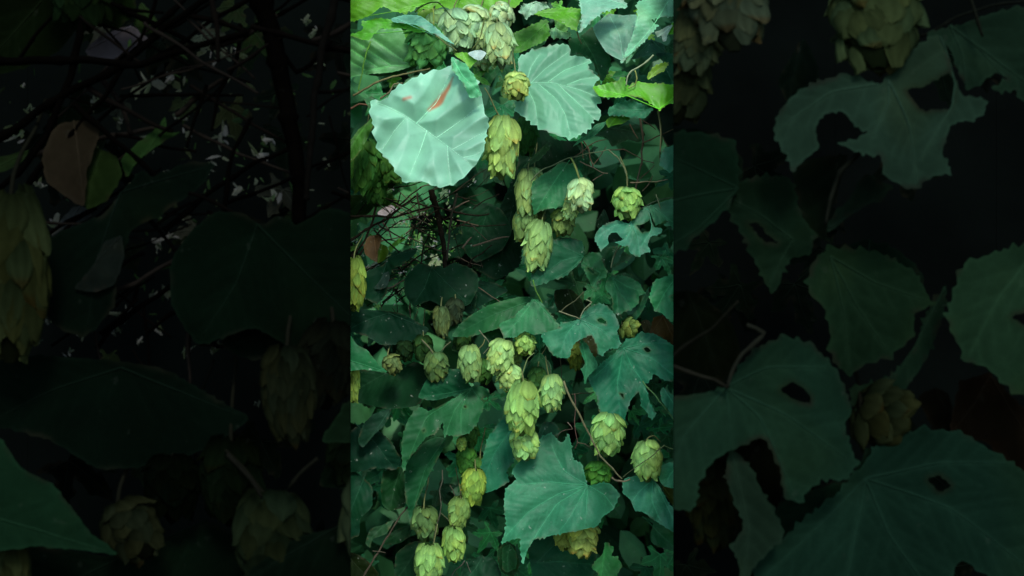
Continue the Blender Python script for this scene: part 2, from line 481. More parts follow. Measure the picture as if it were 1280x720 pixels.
# ---- the top of the vine; paler base colours carry the light from above
LEAF('broad pale leaf with rust streak at top', 'P', [(483,120),(495,107),(518,95),(538,87),(561,77),(565,67),(575,72),(585,83),(595,100),(603,120),(605,138),(612,157),(606,168),(607,180),(605,193),(593,212),(580,227),(568,234),(551,238),(531,231),(511,231),(500,221),(492,208),(478,193),(471,177),(469,162),(462,140),(461,124),(472,122)],
     (158,232,188), L=0, base=(563,80), veins=[[(470,126),(503,142),(535,164),(560,184),(594,212)],[(508,146),(494,162),(478,188)],[(533,163),(524,195),(512,229)],[(560,184),(562,206),(566,232)],[(520,153),(545,125),(566,76)],[(546,172),(575,150),(604,128)],[(566,189),(585,178),(607,164)],[(580,200),(594,196),(605,190)]],
     ser=2.0, tooth=14, tilt=(.10,.50), cup=.14, pleat=.42, wave=.09, vcol=-.18, name='broad_leaf', sec=False, cap=17, spots=[([(566,94),(560,108),(550,124),(536,136)],3.6,(188,112,72)),([(505,124),(513,122)],3.2,(205,140,108))])
LEAF('pleated blue-green leaf beside small cone', 'P', [(648,70),(668,58),(693,52),(710,50),(715,57),(713,65),(725,66),(738,70),(736,82),(746,92),(749,98),(742,108),(751,122),(746,133),(751,145),(740,153),(735,164),(718,175),(701,175),(683,168),(671,160),(656,150),(643,140),(646,128),(650,110),(648,90)],
     (134,190,184), L=1, base=(652,100), veins=[[(650,104),(690,103),(725,112),(750,122)],[(664,103),(682,84),(712,60)],[(684,103),(706,86),(737,73)],[(708,106),(726,98),(747,94)],[(658,104),(664,82),(676,62)],[(672,104),(694,124),(706,146),(712,172)],[(696,104),(718,126),(742,150)],[(656,105),(668,130),(672,158)]],
     ser=2.0, tooth=9, name='broad_leaf', tilt=(-.05,.5), cup=.14, pleat=.24, wave=.03, vcol=.12, cap=10)
LEAF('ribbed green leaf underside at top left corner', 'A', [(-60,220),(60,210),(170,235),(240,215),(380,210),(430,330),(500,480),(400,520),(290,550),(120,560),(-60,580)], (135,196,138), L=2.2, base=(490,485),
     veins=[[(490,485),(300,500),(100,545)],[(300,495),(150,390),(0,280)],[(200,510),(100,440),(0,365)],[(430,480),(300,390),(170,290)],[(110,530),(40,490),(-40,440)]], ser=.5, tilt=(.1,.2), pleat=.2, vcol=.9, sec=False)
LEAF('dark-edged green leaf strip under ribbed leaf', 'A', [(100,550),(300,510),(490,490),(480,520),(350,560),(220,580)], (60,95,50), L=2.6, ser=0)
LEAF('lime leaf filling the top left corner', 'A', [(-90,-60),(200,-60),(640,-40),(640,30),(500,50),(470,90),(340,100),(280,70),(240,60),(180,110),(90,150),(-90,170)], (125,190,50), L=2.2, base=(620,0), tilt=(0,.5))
LEAF('drooping lime leaf with curled lower lobe', 'A', [(-60,270),(50,240),(95,210),(80,150),(200,130),(330,145),(480,180),(560,225),(520,250),(450,235),(380,215),(230,215),(175,265),(150,310),(90,305),(0,270)], (105,178,52), L=1.4, base=(560,225), tilt=(.1,.6))
LEAF('slim blue-grey leaf over the drooping lime leaf', 'A', [(300,115),(400,88),(520,108),(600,170),(690,260),(780,350),(640,270),(540,215),(480,180),(320,150)], (135,188,185), L=1.0, base=(320,110), ser=.4, tilt=(.1,.8))
LEAF('lime leaf spread along the top edge', 'A', [(560,-60),(1270,-60),(1240,60),(1080,80),(1000,110),(880,80),(760,85),(700,60),(620,80),(520,60)], (120,188,45), L=3, base=(640,10), tilt=(0,.5))
LEAF('yellow-green leaf hanging from dark stem at top', 'A', [(500,100),(600,60),(700,80),(720,150),(690,200),(640,220),(560,190)], (125,175,50), L=2.7, base=(620,40), tilt=(0,.3))
LEAF('lime leaf left of the blue-white leaf', 'B', [(270,60),(400,52),(520,60),(565,105),(520,150),(490,240),(420,205),(330,150),(180,100)], (112,180,30), L=1.5, base=(180,100), tilt=(.1,.6), stalk=[(500,240),(520,300),(535,330)])
LEAF('crinkled pale young leaf at top edge right of cones', 'B', [(60,90),(100,30),(180,10),(270,20),(290,60),(220,80),(240,110),(150,120),(120,150),(90,110)], (160,205,160), L=2.0, ser=1.2, tooth=3, wave=.2)
LEAF('small crinkled pale leaf beneath the lime leaf', 'B', [(290,230),(330,200),(370,230),(420,240),(460,260),(420,300),(370,290),(320,300)], (140,190,155), L=2.1, ser=1.0, tooth=3, wave=.2)
LEAF('frilly green bract leaf near crinkled pale leaf', 'B', [(330,150),(380,130),(430,190),(420,250),(370,240),(340,200)], (110,160,90), L=2.3, ser=1.0, tooth=3, wave=.2)
LEAF('small pale blue leaf over top cone cluster', 'A', [(880,400),(920,380),(980,375),(1020,400),(980,455),(940,450)], (170,215,205), L=.7, ser=.2)
LEAF('small lime leaf curled beside the rust-streaked leaf', 'A', [(780,400),(840,390),(890,400),(950,455),(920,490),(895,520),(860,470),(800,430)], (120,180,50), L=.8, ser=.3)
LEAF('curled green flap on right of rust-streaked leaf', 'A', [(750,410),(800,430),(870,480),(890,520),(940,590),(960,650),(985,720),(900,740),(850,640),(800,560),(760,520)], (120,200,165), L=-.25, ser=.8, wave=.16, base=(755,415))
LEAF('olive green leaf behind upper cones', 'B', [(-40,280),(0,260),(150,190),(270,135),(300,230),(270,300),(180,350),(80,400),(20,400)], (88,140,55), L=2.6, base=(290,150))
LEAF('blue-white ragged leaf at top edge', 'B', [(525,60),(530,-40),(700,-60),(860,0),(880,50),(800,60),(700,95),(600,180),(510,270),(530,170)], (150,204,192), L=1.0, base=(880,40), ser=1.5, tilt=(0,.7))
LEAF('dark green leaf between two blue leaves', 'B', [(520,270),(620,190),(700,280),(740,400),(750,500),(690,620),(640,540),(600,430),(450,390),(440,290)], (42,92,62), L=2.2, base=(540,280))
LEAF('smooth blue-grey folded leaf', 'B', [(625,190),(690,120),(750,75),(850,100),(955,95),(945,250),(900,370),(840,475),(720,410),(650,280)], (138,180,178), L=1.5, base=(840,470), ser=.2, tilt=(.2,.6), vcol=.1)
LEAF('pale green leaf at top right corner', 'B', [(960,0),(1100,-50),(1290,-50),(1290,90),(1130,120),(1060,150),(1100,200),(1020,300),(940,380),(860,460),(820,490),(900,300),(950,120)], (130,200,175), L=.8, base=(1200,-20), ser=1.4, tilt=(-.2,.6))
LEAF('bright lime leaf across right edge', 'P', [(741,108),(758,103),(772,100),(781,94),(785,107),(798,101),(813,103),(856,106),(856,126),(835,131),(823,139),(813,130),(800,124),(788,121),(765,122),(748,120)], (125,200,35), L=.6, base=(823,138), tilt=(0,.6), ser=1.2, stalk=[(823,138),(826,165),(825,190)])
LEAF('tiny lime leaf tip above right edge', 'B', [(1030,600),(1030,560),(1090,490),(1190,463),(1150,530),(1090,565)], (130,205,50), L=.9, base=(1035,600), ser=.8)
LEAF('lime leaf corner under torn white tip', 'B', [(1165,255),(1224,165),(1300,150),(1300,260),(1224,262)], (115,190,40), L=1.2, ser=.3)
LEAF('torn white-green leaf tip with fingers', 'B', [(1224,180),(1180,250),(1165,310),(1140,315),(1130,270),(1100,280),(1085,240),(1130,225),(1180,190)], (170,215,190), L=1.0, ser=.3, tilt=(0,.5))
LEAF('dark teal leaf at right edge below corner', 'B', [(1070,370),(1224,400),(1300,420),(1300,650),(1120,635),(1050,600),(1110,530),(1150,470)], (50,105,85), L=2.0, base=(1224,640))
LEAF('shadowed blue leaf behind pale corner leaf', 'B', [(990,330),(1060,290),(1150,330),(1160,390),(1060,410),(960,440),(900,450),(940,390)], (70,110,105), L=1.9, ser=.6)
LEAF('crumpled teal leaf under bright lime leaf', 'D', [(735,95),(800,50),(920,30),(1060,100),(1000,175),(860,155),(740,145)], (85,160,135), L=1.6, base=(1060,100), ser=1.2, wave=.12)
LEAF('lime strip of leaf under crumpled teal leaf', 'D', [(715,190),(760,150),(860,150),(900,165),(840,210),(760,225),(730,240)], (115,175,50), L=1.8, ser=.3)
LEAF('teal leaf tip below the pleated leaf', 'D', [(465,385),(520,320),(580,280),(640,210),(720,185),(700,230),(620,310),(520,350)], (75,140,115), L=1.7, ser=.4)
LEAF('grey-green shaded leaf behind twigs', 'D', [(640,285),(780,230),(960,210),(1010,290),(960,350),(880,330),(760,385),(720,310)], (66,92,72), L=3.6, base=(740,240), ser=.4)
LEAF('round teal leaf cut by right edge', 'D', [(1118,490),(1150,400),(1224,368),(1300,370),(1300,560),(1224,560),(1180,575),(1120,520)], (75,150,125), L=1.2, base=(1224,560))
LEAF('narrow grey leaf below pleated leaf', 'D', [(95,535),(180,440),(290,335),(305,375),(240,460),(160,515)], (60,95,65), L=2.5, ser=.5)
LEAF('green oblong leaf at far left under cane', 'C', [(-60,330),(0,330),(60,240),(160,160),(175,210),(100,380),(40,470),(-60,560)], (85,125,55), L=1.8, base=(150,150), ser=.2, vcol=.6)
LEAF('shaded dark leaf at left of the pale leaf', 'C', [(100,20),(160,0),(250,60),(390,130),(330,200),(200,240),(150,110)], (70,120,85), L=1.0, ser=.2)
LEAF('round olive leaf behind upper cone group', 'B', [(-70,660),(0,590),(60,640),(50,720),(-50,740)], (90,120,50), L=2.0)
LEAF('dark leaf hanging under small cone', 'P', [(655,110),(640,150),(648,200),(640,225),(625,260),(600,300),(590,330),(620,350),(650,330),(655,280),(680,230),(720,200),(740,190),(725,175),(690,170)], (22,52,38), L=4.6, base=(680,150), ser=.8)
# ---- middle
LEAF('green leaf hanging between two cone clusters', 'P', [(665,229),(678,218),(693,208),(703,200),(713,203),(722,208),(729,222),(722,240),(712,251),(702,257),(693,261),(678,263),(668,268),(665,252)], (58,130,92), L=1.6, base=(713,198), tilt=(.1,.5), ser=.8)
LEAF('smooth dark green leaf left of torn leaf', 'F', [(150,695),(158,600),(170,540),(240,410),(330,355),(450,345),(545,370),(552,480),(500,555),(400,635),(300,665),(180,712)], (42,104,78), L=1.5, base=(552,482), veins=[[(552,482),(380,520),(160,690)],[(552,482),(420,420),(300,370)],[(552,482),(450,580),(330,650)]], ser=1.0, tooth=5, tilt=(-.1,.45), vcol=.12)
LEAF('small crumpled leaf with torn middle', 'RU', [(118,478),(200,443),(290,438),(310,470),(320,530),(350,580),(345,635),(290,650),(262,720),(235,720),(210,670),(160,560)], (50,112,85), L=1.7, base=(300,600), holes=[[(190,560),(215,560),(240,590),(262,605),(232,606)]], ser=1.0, tooth=4, wave=.12)
LEAF('holey teal leaf below single cone', 'RU', [(520,208),(440,182),(360,205),(300,240),(265,285),(256,340),(280,380),(300,425),(330,400),(362,372),(358,315),(385,285),(425,280),(455,315),(485,330),(455,350),(412,358),(470,385),(512,392),(528,445),(590,475),(640,445),(690,432),(672,380),(700,312),(745,300),(785,285),(790,245),(735,235),(712,190),(700,140),(680,78),(650,92),(590,130),(560,150),(545,185)],
     (78,156,138), L=.8, base=(543,196), holes=[[(588,225),(640,212),(700,178),(716,205),(706,255),(690,272),(655,272),(630,282),(605,255)]],
     veins=[[(543,196),(540,260),(500,340)],[(543,196),(590,320),(605,465)],[(682,84),(716,180),(705,260),(660,330),(615,400)],[(520,208),(400,230),(270,320)]], ser=.7, tooth=4, tilt=(-.05,.5), wave=.05)
LEAF('teal leaf with bite cut by right side', 'RU', [(640,80),(720,60),(800,30),(880,15),(960,10),(960,270),(880,262),(850,225),(815,232),(797,222),(832,200),(805,183),(760,215),(735,225),(708,160),(690,110)], (66,128,108), L=1.2, base=(700,60), ser=.7, tooth=4)
LEAF('small grey-green leaf tip behind petiole', 'RU', [(385,575),(400,540),(440,500),(480,438),(530,455),(552,465),(520,500),(480,515),(455,525),(420,560)], (78,112,88), L=2.2, ser=.5, base=(390,570))
LEAF('dim leaf wedge beneath the holey leaf', 'RU', [(300,430),(340,400),(440,385),(430,430),(400,520),(380,600),(330,560)], (35,75,55), L=2.6, ser=.4)
LEAF('dusky leaf hidden above scalloped leaf', 'RU', [(380,640),(480,600),(560,620),(630,690),(600,760),(480,800),(380,760)], (30,75,55), L=3.0, ser=.6)
LEAF('dark pointed leaf in shadow above torn leaf', 'RU', [(265,200),(330,95),(365,170),(360,230),(290,260)], (28,58,46), L=4, ser=.2)
LEAF('large shadow leaf left of torn leaf', 'RU', [(-30,330),(60,320),(140,350),(175,400),(170,470),(80,490),(-30,480)], (32,76,58), L=2.8, ser=.3)
LEAF('scalloped green leaf above right side', 'RL', [(380,55),(390,120),(395,182),(440,216),(480,190),(540,168),(600,118),(600,70),(650,38),(610,-40),(520,-90),(400,-100),(350,-60),(340,10)], (52,118,88), L=1.9, base=(400,-80), ser=1.0, tooth=4.5, tilt=(0,.5))
LEAF('narrow leaf under the scalloped leaf', 'RL', [(440,250),(520,230),(560,205),(605,150),(650,50),(695,-10),(685,70),(640,170),(590,240),(520,290),(460,322)], (50,112,82), L=2.3, base=(690,0), ser=1.0, tooth=4)
LEAF('bright green leaf with notch at right side', 'RL', [(690,60),(712,0),(740,-60),(800,-85),(880,-105),(960,-100),(960,290),(878,272),(820,240),(780,200),(730,182),(712,140),(690,108)], (66,148,104), L=1.1, base=(900,-70), holes=[[(848,72),(885,60),(930,66),(885,95)]], ser=1.1, tooth=4.5, tilt=(0,.5))
LEAF('teal two-lobed leaf with oval hole', 'H', [(520,235),(450,250),(380,258),(370,300),(240,342),(250,400),(300,480),(370,520),(440,515),(452,455),(485,410),(525,385),(580,360),(603,350),(640,420),(650,490),(685,500),(740,450),(800,452),(826,410),(800,330),(822,290),(790,200),(730,135),(660,118),(590,145),(540,205)],
     (58,136,112), L=.8, base=(520,237), holes=[[(650,240),(680,225),(718,250),(715,272),(670,258)]], veins=[[(520,237),(420,350),(370,500)],[(520,237),(600,310),(670,480)],[(520,237),(620,190),(760,190)],[(520,237),(660,300),(800,400)],[(520,237),(526,310),(530,380)]], ser=.9, tooth=4.5, tilt=(0,.45), vcol=.3)
LEAF('hanging narrow lobe of leaf beneath the two-lobed leaf', 'H', [(520,240),(534,330),(540,385),(575,420),(610,490),(658,580),(605,635),(580,660),(553,718),(545,650),(530,605),(560,560),(535,500),(515,440),(526,380)], (66,142,115), L=1.0, base=(524,250), ser=.7, tooth=4, tilt=(-.4,.3), veins=[[(524,250),(535,400),(570,560),(556,700)]])
LEAF('big teal leaf spreading at right edge', 'P', [(770,441),(780,430),(788,421),(805,417),(821,418),(835,427),(848,437),(852,478),(842,477),(830,475),(818,468),(814,473),(806,481),(808,490),(811,502),(818,517),(813,522),(806,513),(801,507),(798,490),(790,497),(785,505),(780,522),(775,530),(766,527),(757,521),(748,510),(745,493),(738,480),(735,470),(745,461),(757,451)],
     (48,128,105), L=1.4, base=(781,436), holes=[[(806,436),(811,435),(815,439),(810,441)],[(774,491),(779,492),(778,497)]], veins=[[(781,436),(790,458),(806,482),(815,518)],[(781,436),(772,480),(775,526)],[(781,436),(815,448),(848,474)],[(781,436),(812,430),(838,430)],[(781,436),(758,458),(740,474)]], ser=1.1, tooth=5, tilt=(0,.4), vcol=.35)
LEAF('small teal leaf at right edge beside stem', 'J', [(1130,60),(1150,30),(1224,90),(1290,120),(1290,290),(1224,262),(1180,190),(1130,110)], (62,136,112), L=1.0, ser=.5)
LEAF('reddish brown leaf behind right leaves', 'RL', [(700,365),(705,300),(730,235),(800,218),(880,300),(940,360),(930,480),(880,465),(840,440),(780,385)], (74,64,30), L=2.4, ser=.5, base=(800,220), vcol=.15)
LEAF('small brownish leaf next to reddish leaf', 'RL', [(615,275),(660,250),(695,270),(698,350),(650,350)], (60,62,36), L=2.9, ser=.3, vcol=.15)
LEAF('brown-green leaf gleaming between lobes', 'RL', [(60,470),(150,395),(230,370),(270,440),(265,540),(160,600),(80,560)], (50,62,28), L=2.6, ser=.2, vcol=.15)
LEAF('dim leaf behind left petioles', 'RL', [(-60,20),(60,10),(150,90),(170,170),(120,230),(-10,200),(-60,120)], (34,52,30), L=3.2, ser=.3)
LEAF('dark green leaf behind big teal leaf', 'RL', [(260,560),(300,520),(440,480),(510,400),(560,440),(500,640),(440,760),(280,760),(200,700)], (34,96,72), L=1.8, ser=.8, base=(500,480))
LEAF('mid green leaf with pointed left tip', 'P', [(565,420),(574,406),(588,394),(610,382),(628,376),(650,371),(668,372),(666,386),(655,397),(640,405),(610,414),(590,420),(575,421)], (46,106,70), L=1.9, base=(664,376), ser=.5, tilt=(.1,.5), vcol=.15)
LEAF('bright triangular leaf right of pointed leaf', 'P', [(624,406),(640,397),(656,383),(668,374),(678,379),(688,392),(700,410),(684,415),(668,418),(655,414),(645,421),(630,421)], (56,128,94), L=1.2, base=(668,375), ser=.9, tooth=4.5, tilt=(.05,.5))
LEAF('dark green underleaf below pointed leaf', 'P', [(600,405),(625,403),(645,412),(640,425),(620,427),(603,418)], (36,90,58), L=2.3, ser=.3)
LEAF('green leaf tip entering from left side', 'LL', [(-90,340),(0,385),(50,450),(130,490),(190,555),(230,610),(295,662),(200,652),(100,642),(-90,650)], (58,132,94), L=1.0, base=(-60,560), ser=.3, tilt=(.1,.4), vcol=.08)
LEAF('deep green leaf above lobed leaf', 'P', [(523,496),(532,476),(545,466),(560,462),(574,462),(585,478),(590,486),(575,492),(558,497),(545,500),(532,499)], (32,94,68), L=1.8, base=(588,486), ser=.5)
LEAF('lobed green leaf with two dark holes', 'I', [(905,28),(990,28),(1040,80),(1032,122),(1005,160),(965,260),(940,310),(880,370),(800,390),(722,378),(705,402),(692,290),(640,370),(575,388),(540,430),(470,520),(420,575),(402,655),(393,600),(388,450),(400,370),(430,270),(480,205),(525,180),(580,208),(700,150),(800,100)], (46,112,76), L=1.2, base=(905,40), holes=[[(845,175),(862,165),(872,178),(855,185)],[(990,120),(1012,100),(1030,118),(1008,132)],[(540,350),(555,335),(562,350),(545,362)]], veins=[[(905,40),(700,170),(560,270),(405,640)],[(905,40),(830,200),(830,380)],[(905,40),(960,120),(1000,160)],[(905,40),(780,200),(710,390)]], ser=.9, tooth=4.5, vcol=.22)
LEAF('long dark leaf hanging below lobed leaf', 'I', [(420,600),(480,520),(560,440),(650,410),(712,425),(705,465),(655,560),(600,660),(570,725),(510,860),(490,920),(452,1025),(440,930),(415,830),(408,700)], (38,96,62), L=2.0, base=(700,430), ser=.5, vcol=.15, veins=[[(700,430),(560,640),(455,1000)]])
LEAF('teal leaf tucked left of long cone', 'P', [(598,612),(600,592),(604,568),(610,548),(625,528),(641,522),(652,540),(648,562),(641,578),(633,588),(636,600),(622,609),(608,614)], (46,124,100), L=1.8, base=(645,530), ser=.9)
LEAF('dark leaf behind round cone', 'P', [(654,470),(662,452),(675,441),(688,455),(690,470),(680,485),(668,492)], (36,88,60), L=2.7, ser=.3)
LEAF('shaded teal leaf right of long cone', 'P', [(672,545),(680,528),(695,530),(700,541),(690,548),(680,560),(672,565)], (34,82,66), L=2.6, ser=.4)
LEAF('largest teal leaf low in the middle', 'P', [(640,592),(650,580),(664,566),(678,552),(690,546),(700,556),(706,557),(713,547),(716,563),(718,577),(728,582),(731,593),(733,602),(736,608),(755,606),(765,608),(775,620),(768,638),(753,645),(746,655),(731,658),(708,662),(688,667),(666,672),(659,685),(654,699),(650,683),(650,670),(638,672),(627,677),(633,655),(630,635),(632,612),(645,602)],
     (74,158,126), L=.7, base=(735,608), veins=[[(735,608),(700,618),(660,640),(632,668)],[(735,608),(705,590),(690,560)],[(735,608),(715,640),(700,660)],[(735,608),(733,635),(730,655)],[(735,608),(755,620),(768,636)],[(735,608),(690,605),(645,608)],[(735,608),(695,632),(654,690)]], ser=1.1, tooth=5, tilt=(0,.5), wave=.05, vcol=.28)
LEAF('teal leaf pointing down at right edge', 'P', [(779,608),(782,600),(795,596),(812,600),(824,607),(838,632),(850,645),(850,672),(842,665),(830,657),(815,648),(805,640),(793,637),(788,625),(780,618)], (76,162,136), L=.8, base=(818,600), ser=1.0, veins=[[(818,600),(830,625),(842,650)],[(818,600),(800,615),(790,628)],[(818,600),(815,625),(825,650)]])
LEAF('small teal leaf corner with yellow rim', 'P', [(819,586),(842,577),(855,575),(855,616),(842,610),(828,606)], (80,160,135), L=.9, ser=.4)
LEAF('olive leaf edge under the yellow rim', 'P', [(828,608),(842,612),(855,616),(855,640),(840,630),(832,618)], (80,95,30), L=1.6, ser=.1)
LEAF('dark green leaf low at right edge', 'L', [(1050,400),(1075,335),(1000,290),(1120,310),(1224,390),(1300,430),(1300,560),(1224,530),(1150,512),(1060,465)], (46,108,78), L=1.6, ser=.6)
LEAF('curly mid green leaf at bottom edge', 'L', [(605,650),(690,560),(720,480),(780,520),(755,570),(800,580),(838,640),(800,700),(740,790),(660,790),(650,690)], (60,138,86), L=1.9, base=(720,480), ser=1.0)
LEAF('broad dark leaf under the largest leaf', 'L', [(130,480),(200,420),(320,390),(460,500),(640,560),(625,680),(560,790),(200,790),(150,640)], (38,94,74), L=2.6, base=(200,620), ser=.4, veins=[[(200,620),(400,610),(620,640)],[(200,620),(330,500),(460,510)]])
LEAF('small green leaf at bottom of the gap', 'L', [(-60,520),(0,490),(50,560),(40,650),(-20,690),(-60,660)], (46,104,66), L=2.2, ser=.5)
LEAF('crinkled blue-dark leaf low in the shade', 'K', [(840,640),(960,580),(1080,600),(1130,700),(1100,780),(840,780)], (40,76,66), L=3.0, ser=.7, wave=.14)
LEAF('dim green leaf near bottom middle', 'K', [(1100,540),(1160,470),(1230,500),(1270,620),(1220,720),(1130,680)], (36,82,48), L=2.8, ser=.4)
LEAF('grey shadow leaf left of lowest cones', 'K', [(340,560),(440,480),(560,470),(560,600),(480,760),(340,760)], (32,66,52), L=3.2, ser=.3)
LEAF('thin shade leaf crossing brown stem', 'K', [(250,470),(330,380),(470,340),(440,420),(380,465),(300,480)], (34,74,48), L=3.4, ser=.3)
LEAF('grey-green curled leaf by brown stem', 'K', [(115,470),(150,370),(240,340),(330,300),(270,400),(170,440),(150,500)], (52,86,66), L=2.6, ser=.4)
LEAF('dark teal leaf low at left side', 'K', [(-60,-60),(60,-30),(160,60),(160,200),(80,280),(70,400),(-60,420)], (26,72,54), L=2.4, ser=.5, base=(100,-20))
LEAF('brown leaf in the bottom left corner', 'K', [(-60,560),(40,560),(140,620),(210,700),(180,780),(-60,780)], (34,44,22), L=2.8, ser=.3)
LEAF('dark upright leaf behind long hanging leaf', 'K', [(230,60),(250,-60),(380,-90),(420,60),(410,190),(300,220),(240,170)], (26,68,44), L=3.0, ser=.4)
LEAF('dim teal leaf fan at left side', 'I', [(-60,420),(80,300),(180,340),(300,430),(380,560),(340,640),(200,620),(60,650),(-60,640)], (26,66,54), L=2.8, base=(20,300), ser=.6)
LEAF('dark feathered leaf under left cone', 'I', [(60,420),(100,300),(170,230),(300,190),(260,300),(180,380),(100,470)], (36,74,62), L=2.4, ser=.5)
LEAF('dark leaf over the far left shade', 'G', [(-60,620),(60,610),(300,640),(480,560),(560,600),(600,740),(500,880),(300,900),(60,860),(-60,820)], (26,66,50), L=3.0, ser=.5)
# ---- twig thicket in the left
LEAF('orange-brown leaf among twigs', 'LU', [(118,450),(108,385),(140,312),(190,300),(243,302),(245,345),(218,430),(212,515),(165,490)], (112,96,62), L=3.2, ser=.3, base=(180,300), vcol=.1)
LEAF('yellow-green leaf beside orange leaf', 'LU', [(210,430),(235,370),(290,390),(305,440),(270,500),(218,522)], (86,118,24), L=3.4, ser=.3, base=(250,380))
LEAF('bright curled green leaf behind twigs', 'LU', [(305,398),(360,345),(395,315),(410,290),(420,330),(450,330),(400,360),(350,400),(318,440)], (92,148,38), L=3.6, ser=.3, base=(410,300))
LEAF('small yellow-green leaf at top of thicket', 'LU', [(335,60),(350,10),(370,20),(390,45),(400,80),(365,85)], (110,155,50), L=4.4, ser=.3)
LEAF('dark olive leaf at left of thicket', 'LU', [(-60,0),(60,-20),(160,-10),(200,50),(150,130),(60,175),(-60,190)], (40,66,26), L=4.4, ser=.3, base=(100,0))
LEAF('olive leaf below small bright leaf', 'LU', [(250,-20),(330,-30),(340,30),(300,70),(240,60)], (60,92,26), L=4.2, ser=.3)
LEAF('white scrap standing for a sky gap', 'LU', [(213,128),(240,98),(290,72),(330,65),(372,100),(345,140),(290,148),(235,146)], (228,222,215), L=5.2, ser=.3, vcol=.0, name='pale_patch')  # a gap of sky, built as a white patch
LEAF('pale leaf piece low in thicket', 'LU', [(130,580),(180,520),(215,520),(230,540),(190,560),(140,600)], (150,185,165), L=4.0, ser=.3, vcol=.0, name='pale_patch')
LEAF('light yellow leaf above left cone', 'LU', [(50,560),(80,530),(110,550),(115,590),(80,610),(62,600)], (130,160,70), L=3.6, ser=.3)
LEAF('green leaf edge at left of thicket', 'LU', [(-60,400),(10,390),(70,375),(50,410),(10,430),(-60,440)], (85,125,45), L=4.2, ser=.2)
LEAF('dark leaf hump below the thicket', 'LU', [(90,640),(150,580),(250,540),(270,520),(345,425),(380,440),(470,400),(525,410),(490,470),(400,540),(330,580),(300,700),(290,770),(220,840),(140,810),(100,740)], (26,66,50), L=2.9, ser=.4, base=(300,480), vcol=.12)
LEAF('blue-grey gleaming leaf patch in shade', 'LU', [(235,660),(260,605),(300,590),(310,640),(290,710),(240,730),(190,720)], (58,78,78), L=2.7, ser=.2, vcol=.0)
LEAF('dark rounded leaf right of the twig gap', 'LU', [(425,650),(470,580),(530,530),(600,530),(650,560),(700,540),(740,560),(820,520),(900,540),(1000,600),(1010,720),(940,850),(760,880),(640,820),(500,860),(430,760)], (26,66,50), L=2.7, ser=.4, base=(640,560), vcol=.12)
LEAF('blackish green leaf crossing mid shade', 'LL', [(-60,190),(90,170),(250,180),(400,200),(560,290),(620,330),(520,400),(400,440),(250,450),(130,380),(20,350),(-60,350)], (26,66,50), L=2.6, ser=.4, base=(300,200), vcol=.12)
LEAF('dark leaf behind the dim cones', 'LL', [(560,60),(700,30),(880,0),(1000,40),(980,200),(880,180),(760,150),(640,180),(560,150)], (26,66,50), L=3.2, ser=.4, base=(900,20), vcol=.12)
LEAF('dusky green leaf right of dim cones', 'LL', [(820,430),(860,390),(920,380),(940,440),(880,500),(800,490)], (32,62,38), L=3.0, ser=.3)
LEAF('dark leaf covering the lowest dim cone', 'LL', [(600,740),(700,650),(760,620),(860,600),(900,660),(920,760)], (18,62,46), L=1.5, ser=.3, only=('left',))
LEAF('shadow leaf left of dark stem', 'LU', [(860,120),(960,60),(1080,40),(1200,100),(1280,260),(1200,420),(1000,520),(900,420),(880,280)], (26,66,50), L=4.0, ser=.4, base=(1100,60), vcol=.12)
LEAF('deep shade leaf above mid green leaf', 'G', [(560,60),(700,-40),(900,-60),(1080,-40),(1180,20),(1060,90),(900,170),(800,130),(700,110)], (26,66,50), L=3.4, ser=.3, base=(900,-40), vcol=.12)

# ---- hop cones
Y1=(176,192,108); Y2=(158,182,92); DM=(96,108,54); OL=(120,132,56); BR=(182,202,118)
CONE('long pale cone hanging right of the rust-streaked leaf', 628,189,44,76,(158,178,86),L=.6,ang=.05,stalk=[(621,140),(612,120),(606,110)])
CONE('small yellowish cone on pleated leaf base', 646,111,36,36,(168,178,84),L=.3,pitch=.5,ang=-.1)
CONE('shaded cone over the ribbed leaf', 535,62,54,56,(112,150,84),L=1.9,ang=.1)
CONE('pale cone in top cluster, leftmost', 572,42,42,54,(160,182,120),L=1.7,ang=-.2)
CONE('wide pale cone in middle of top cluster', 590,32,46,44,(180,196,130),L=2.0,ang=.5,pitch=.4)
CONE('pale cone touching top of cluster, rightmost', 624,20,36,30,(182,196,132),L=2.1,ang=.9,pitch=.3)
CONE('light cone under the topmost cluster cone', 625,60,38,56,(172,190,120),L=1.5,ang=-.1)
CONE('tall cone left of hanging green leaf', 658,246,31,60,(146,168,90),L=1.9,ang=.05)
CONE('lower cone ending in a narrow tip', 671,311,36,64,(152,178,94),L=1.3,ang=.18)
CONE('brown-shaded cone tucked behind cluster', 667,276,32,34,(96,104,50),L=2.6)
CONE('bright cone with creamy bracts on thin stem', 726,247,36,42,(188,204,128),L=1.1,ang=-.08,pitch=.2,stalk=[(724,222),(720,208),(715,198)])
CONE('olive cone below the creamy cone', 704,280,32,34,(118,134,64),L=1.8,pitch=.3)
CONE('lone bright green cone above holey leaf', 784,257,40,40,(160,196,92),L=.9,pitch=.45,stalk=[(784,236),(783,215),(775,196)])
CONE('dark cone in shade beside long pale cone', 658,172,30,48,(58,86,46),L=3.0)
CONE('yellow-green cone cut by left side', 442,358,34,66,(128,142,52),L=1.6)
CONE('yellow cone tip at left edge below leaf', 441,482,20,46,(140,152,58),L=1.4)
CONE('dim cone with mottled bracts below thicket', 552,404,24,38,(88,98,52),L=1.8,ang=-.05)
CONE('darkest cone behind mottled cone', 568,392,24,34,(54,62,38),L=2.3,ang=.1)
CONE('dim cone with forked stems above', 545,461,34,38,(92,114,58),L=1.8,stalk=[(541,440),(535,432),(527,424)])
CONE('small curled olive cone low in shade', 491,457,26,24,(96,106,56),L=2.0,ang=-.6,pitch=.3)
CONE('murky cone above the forked stems', 529,438,26,34,(50,64,34),L=2.4)
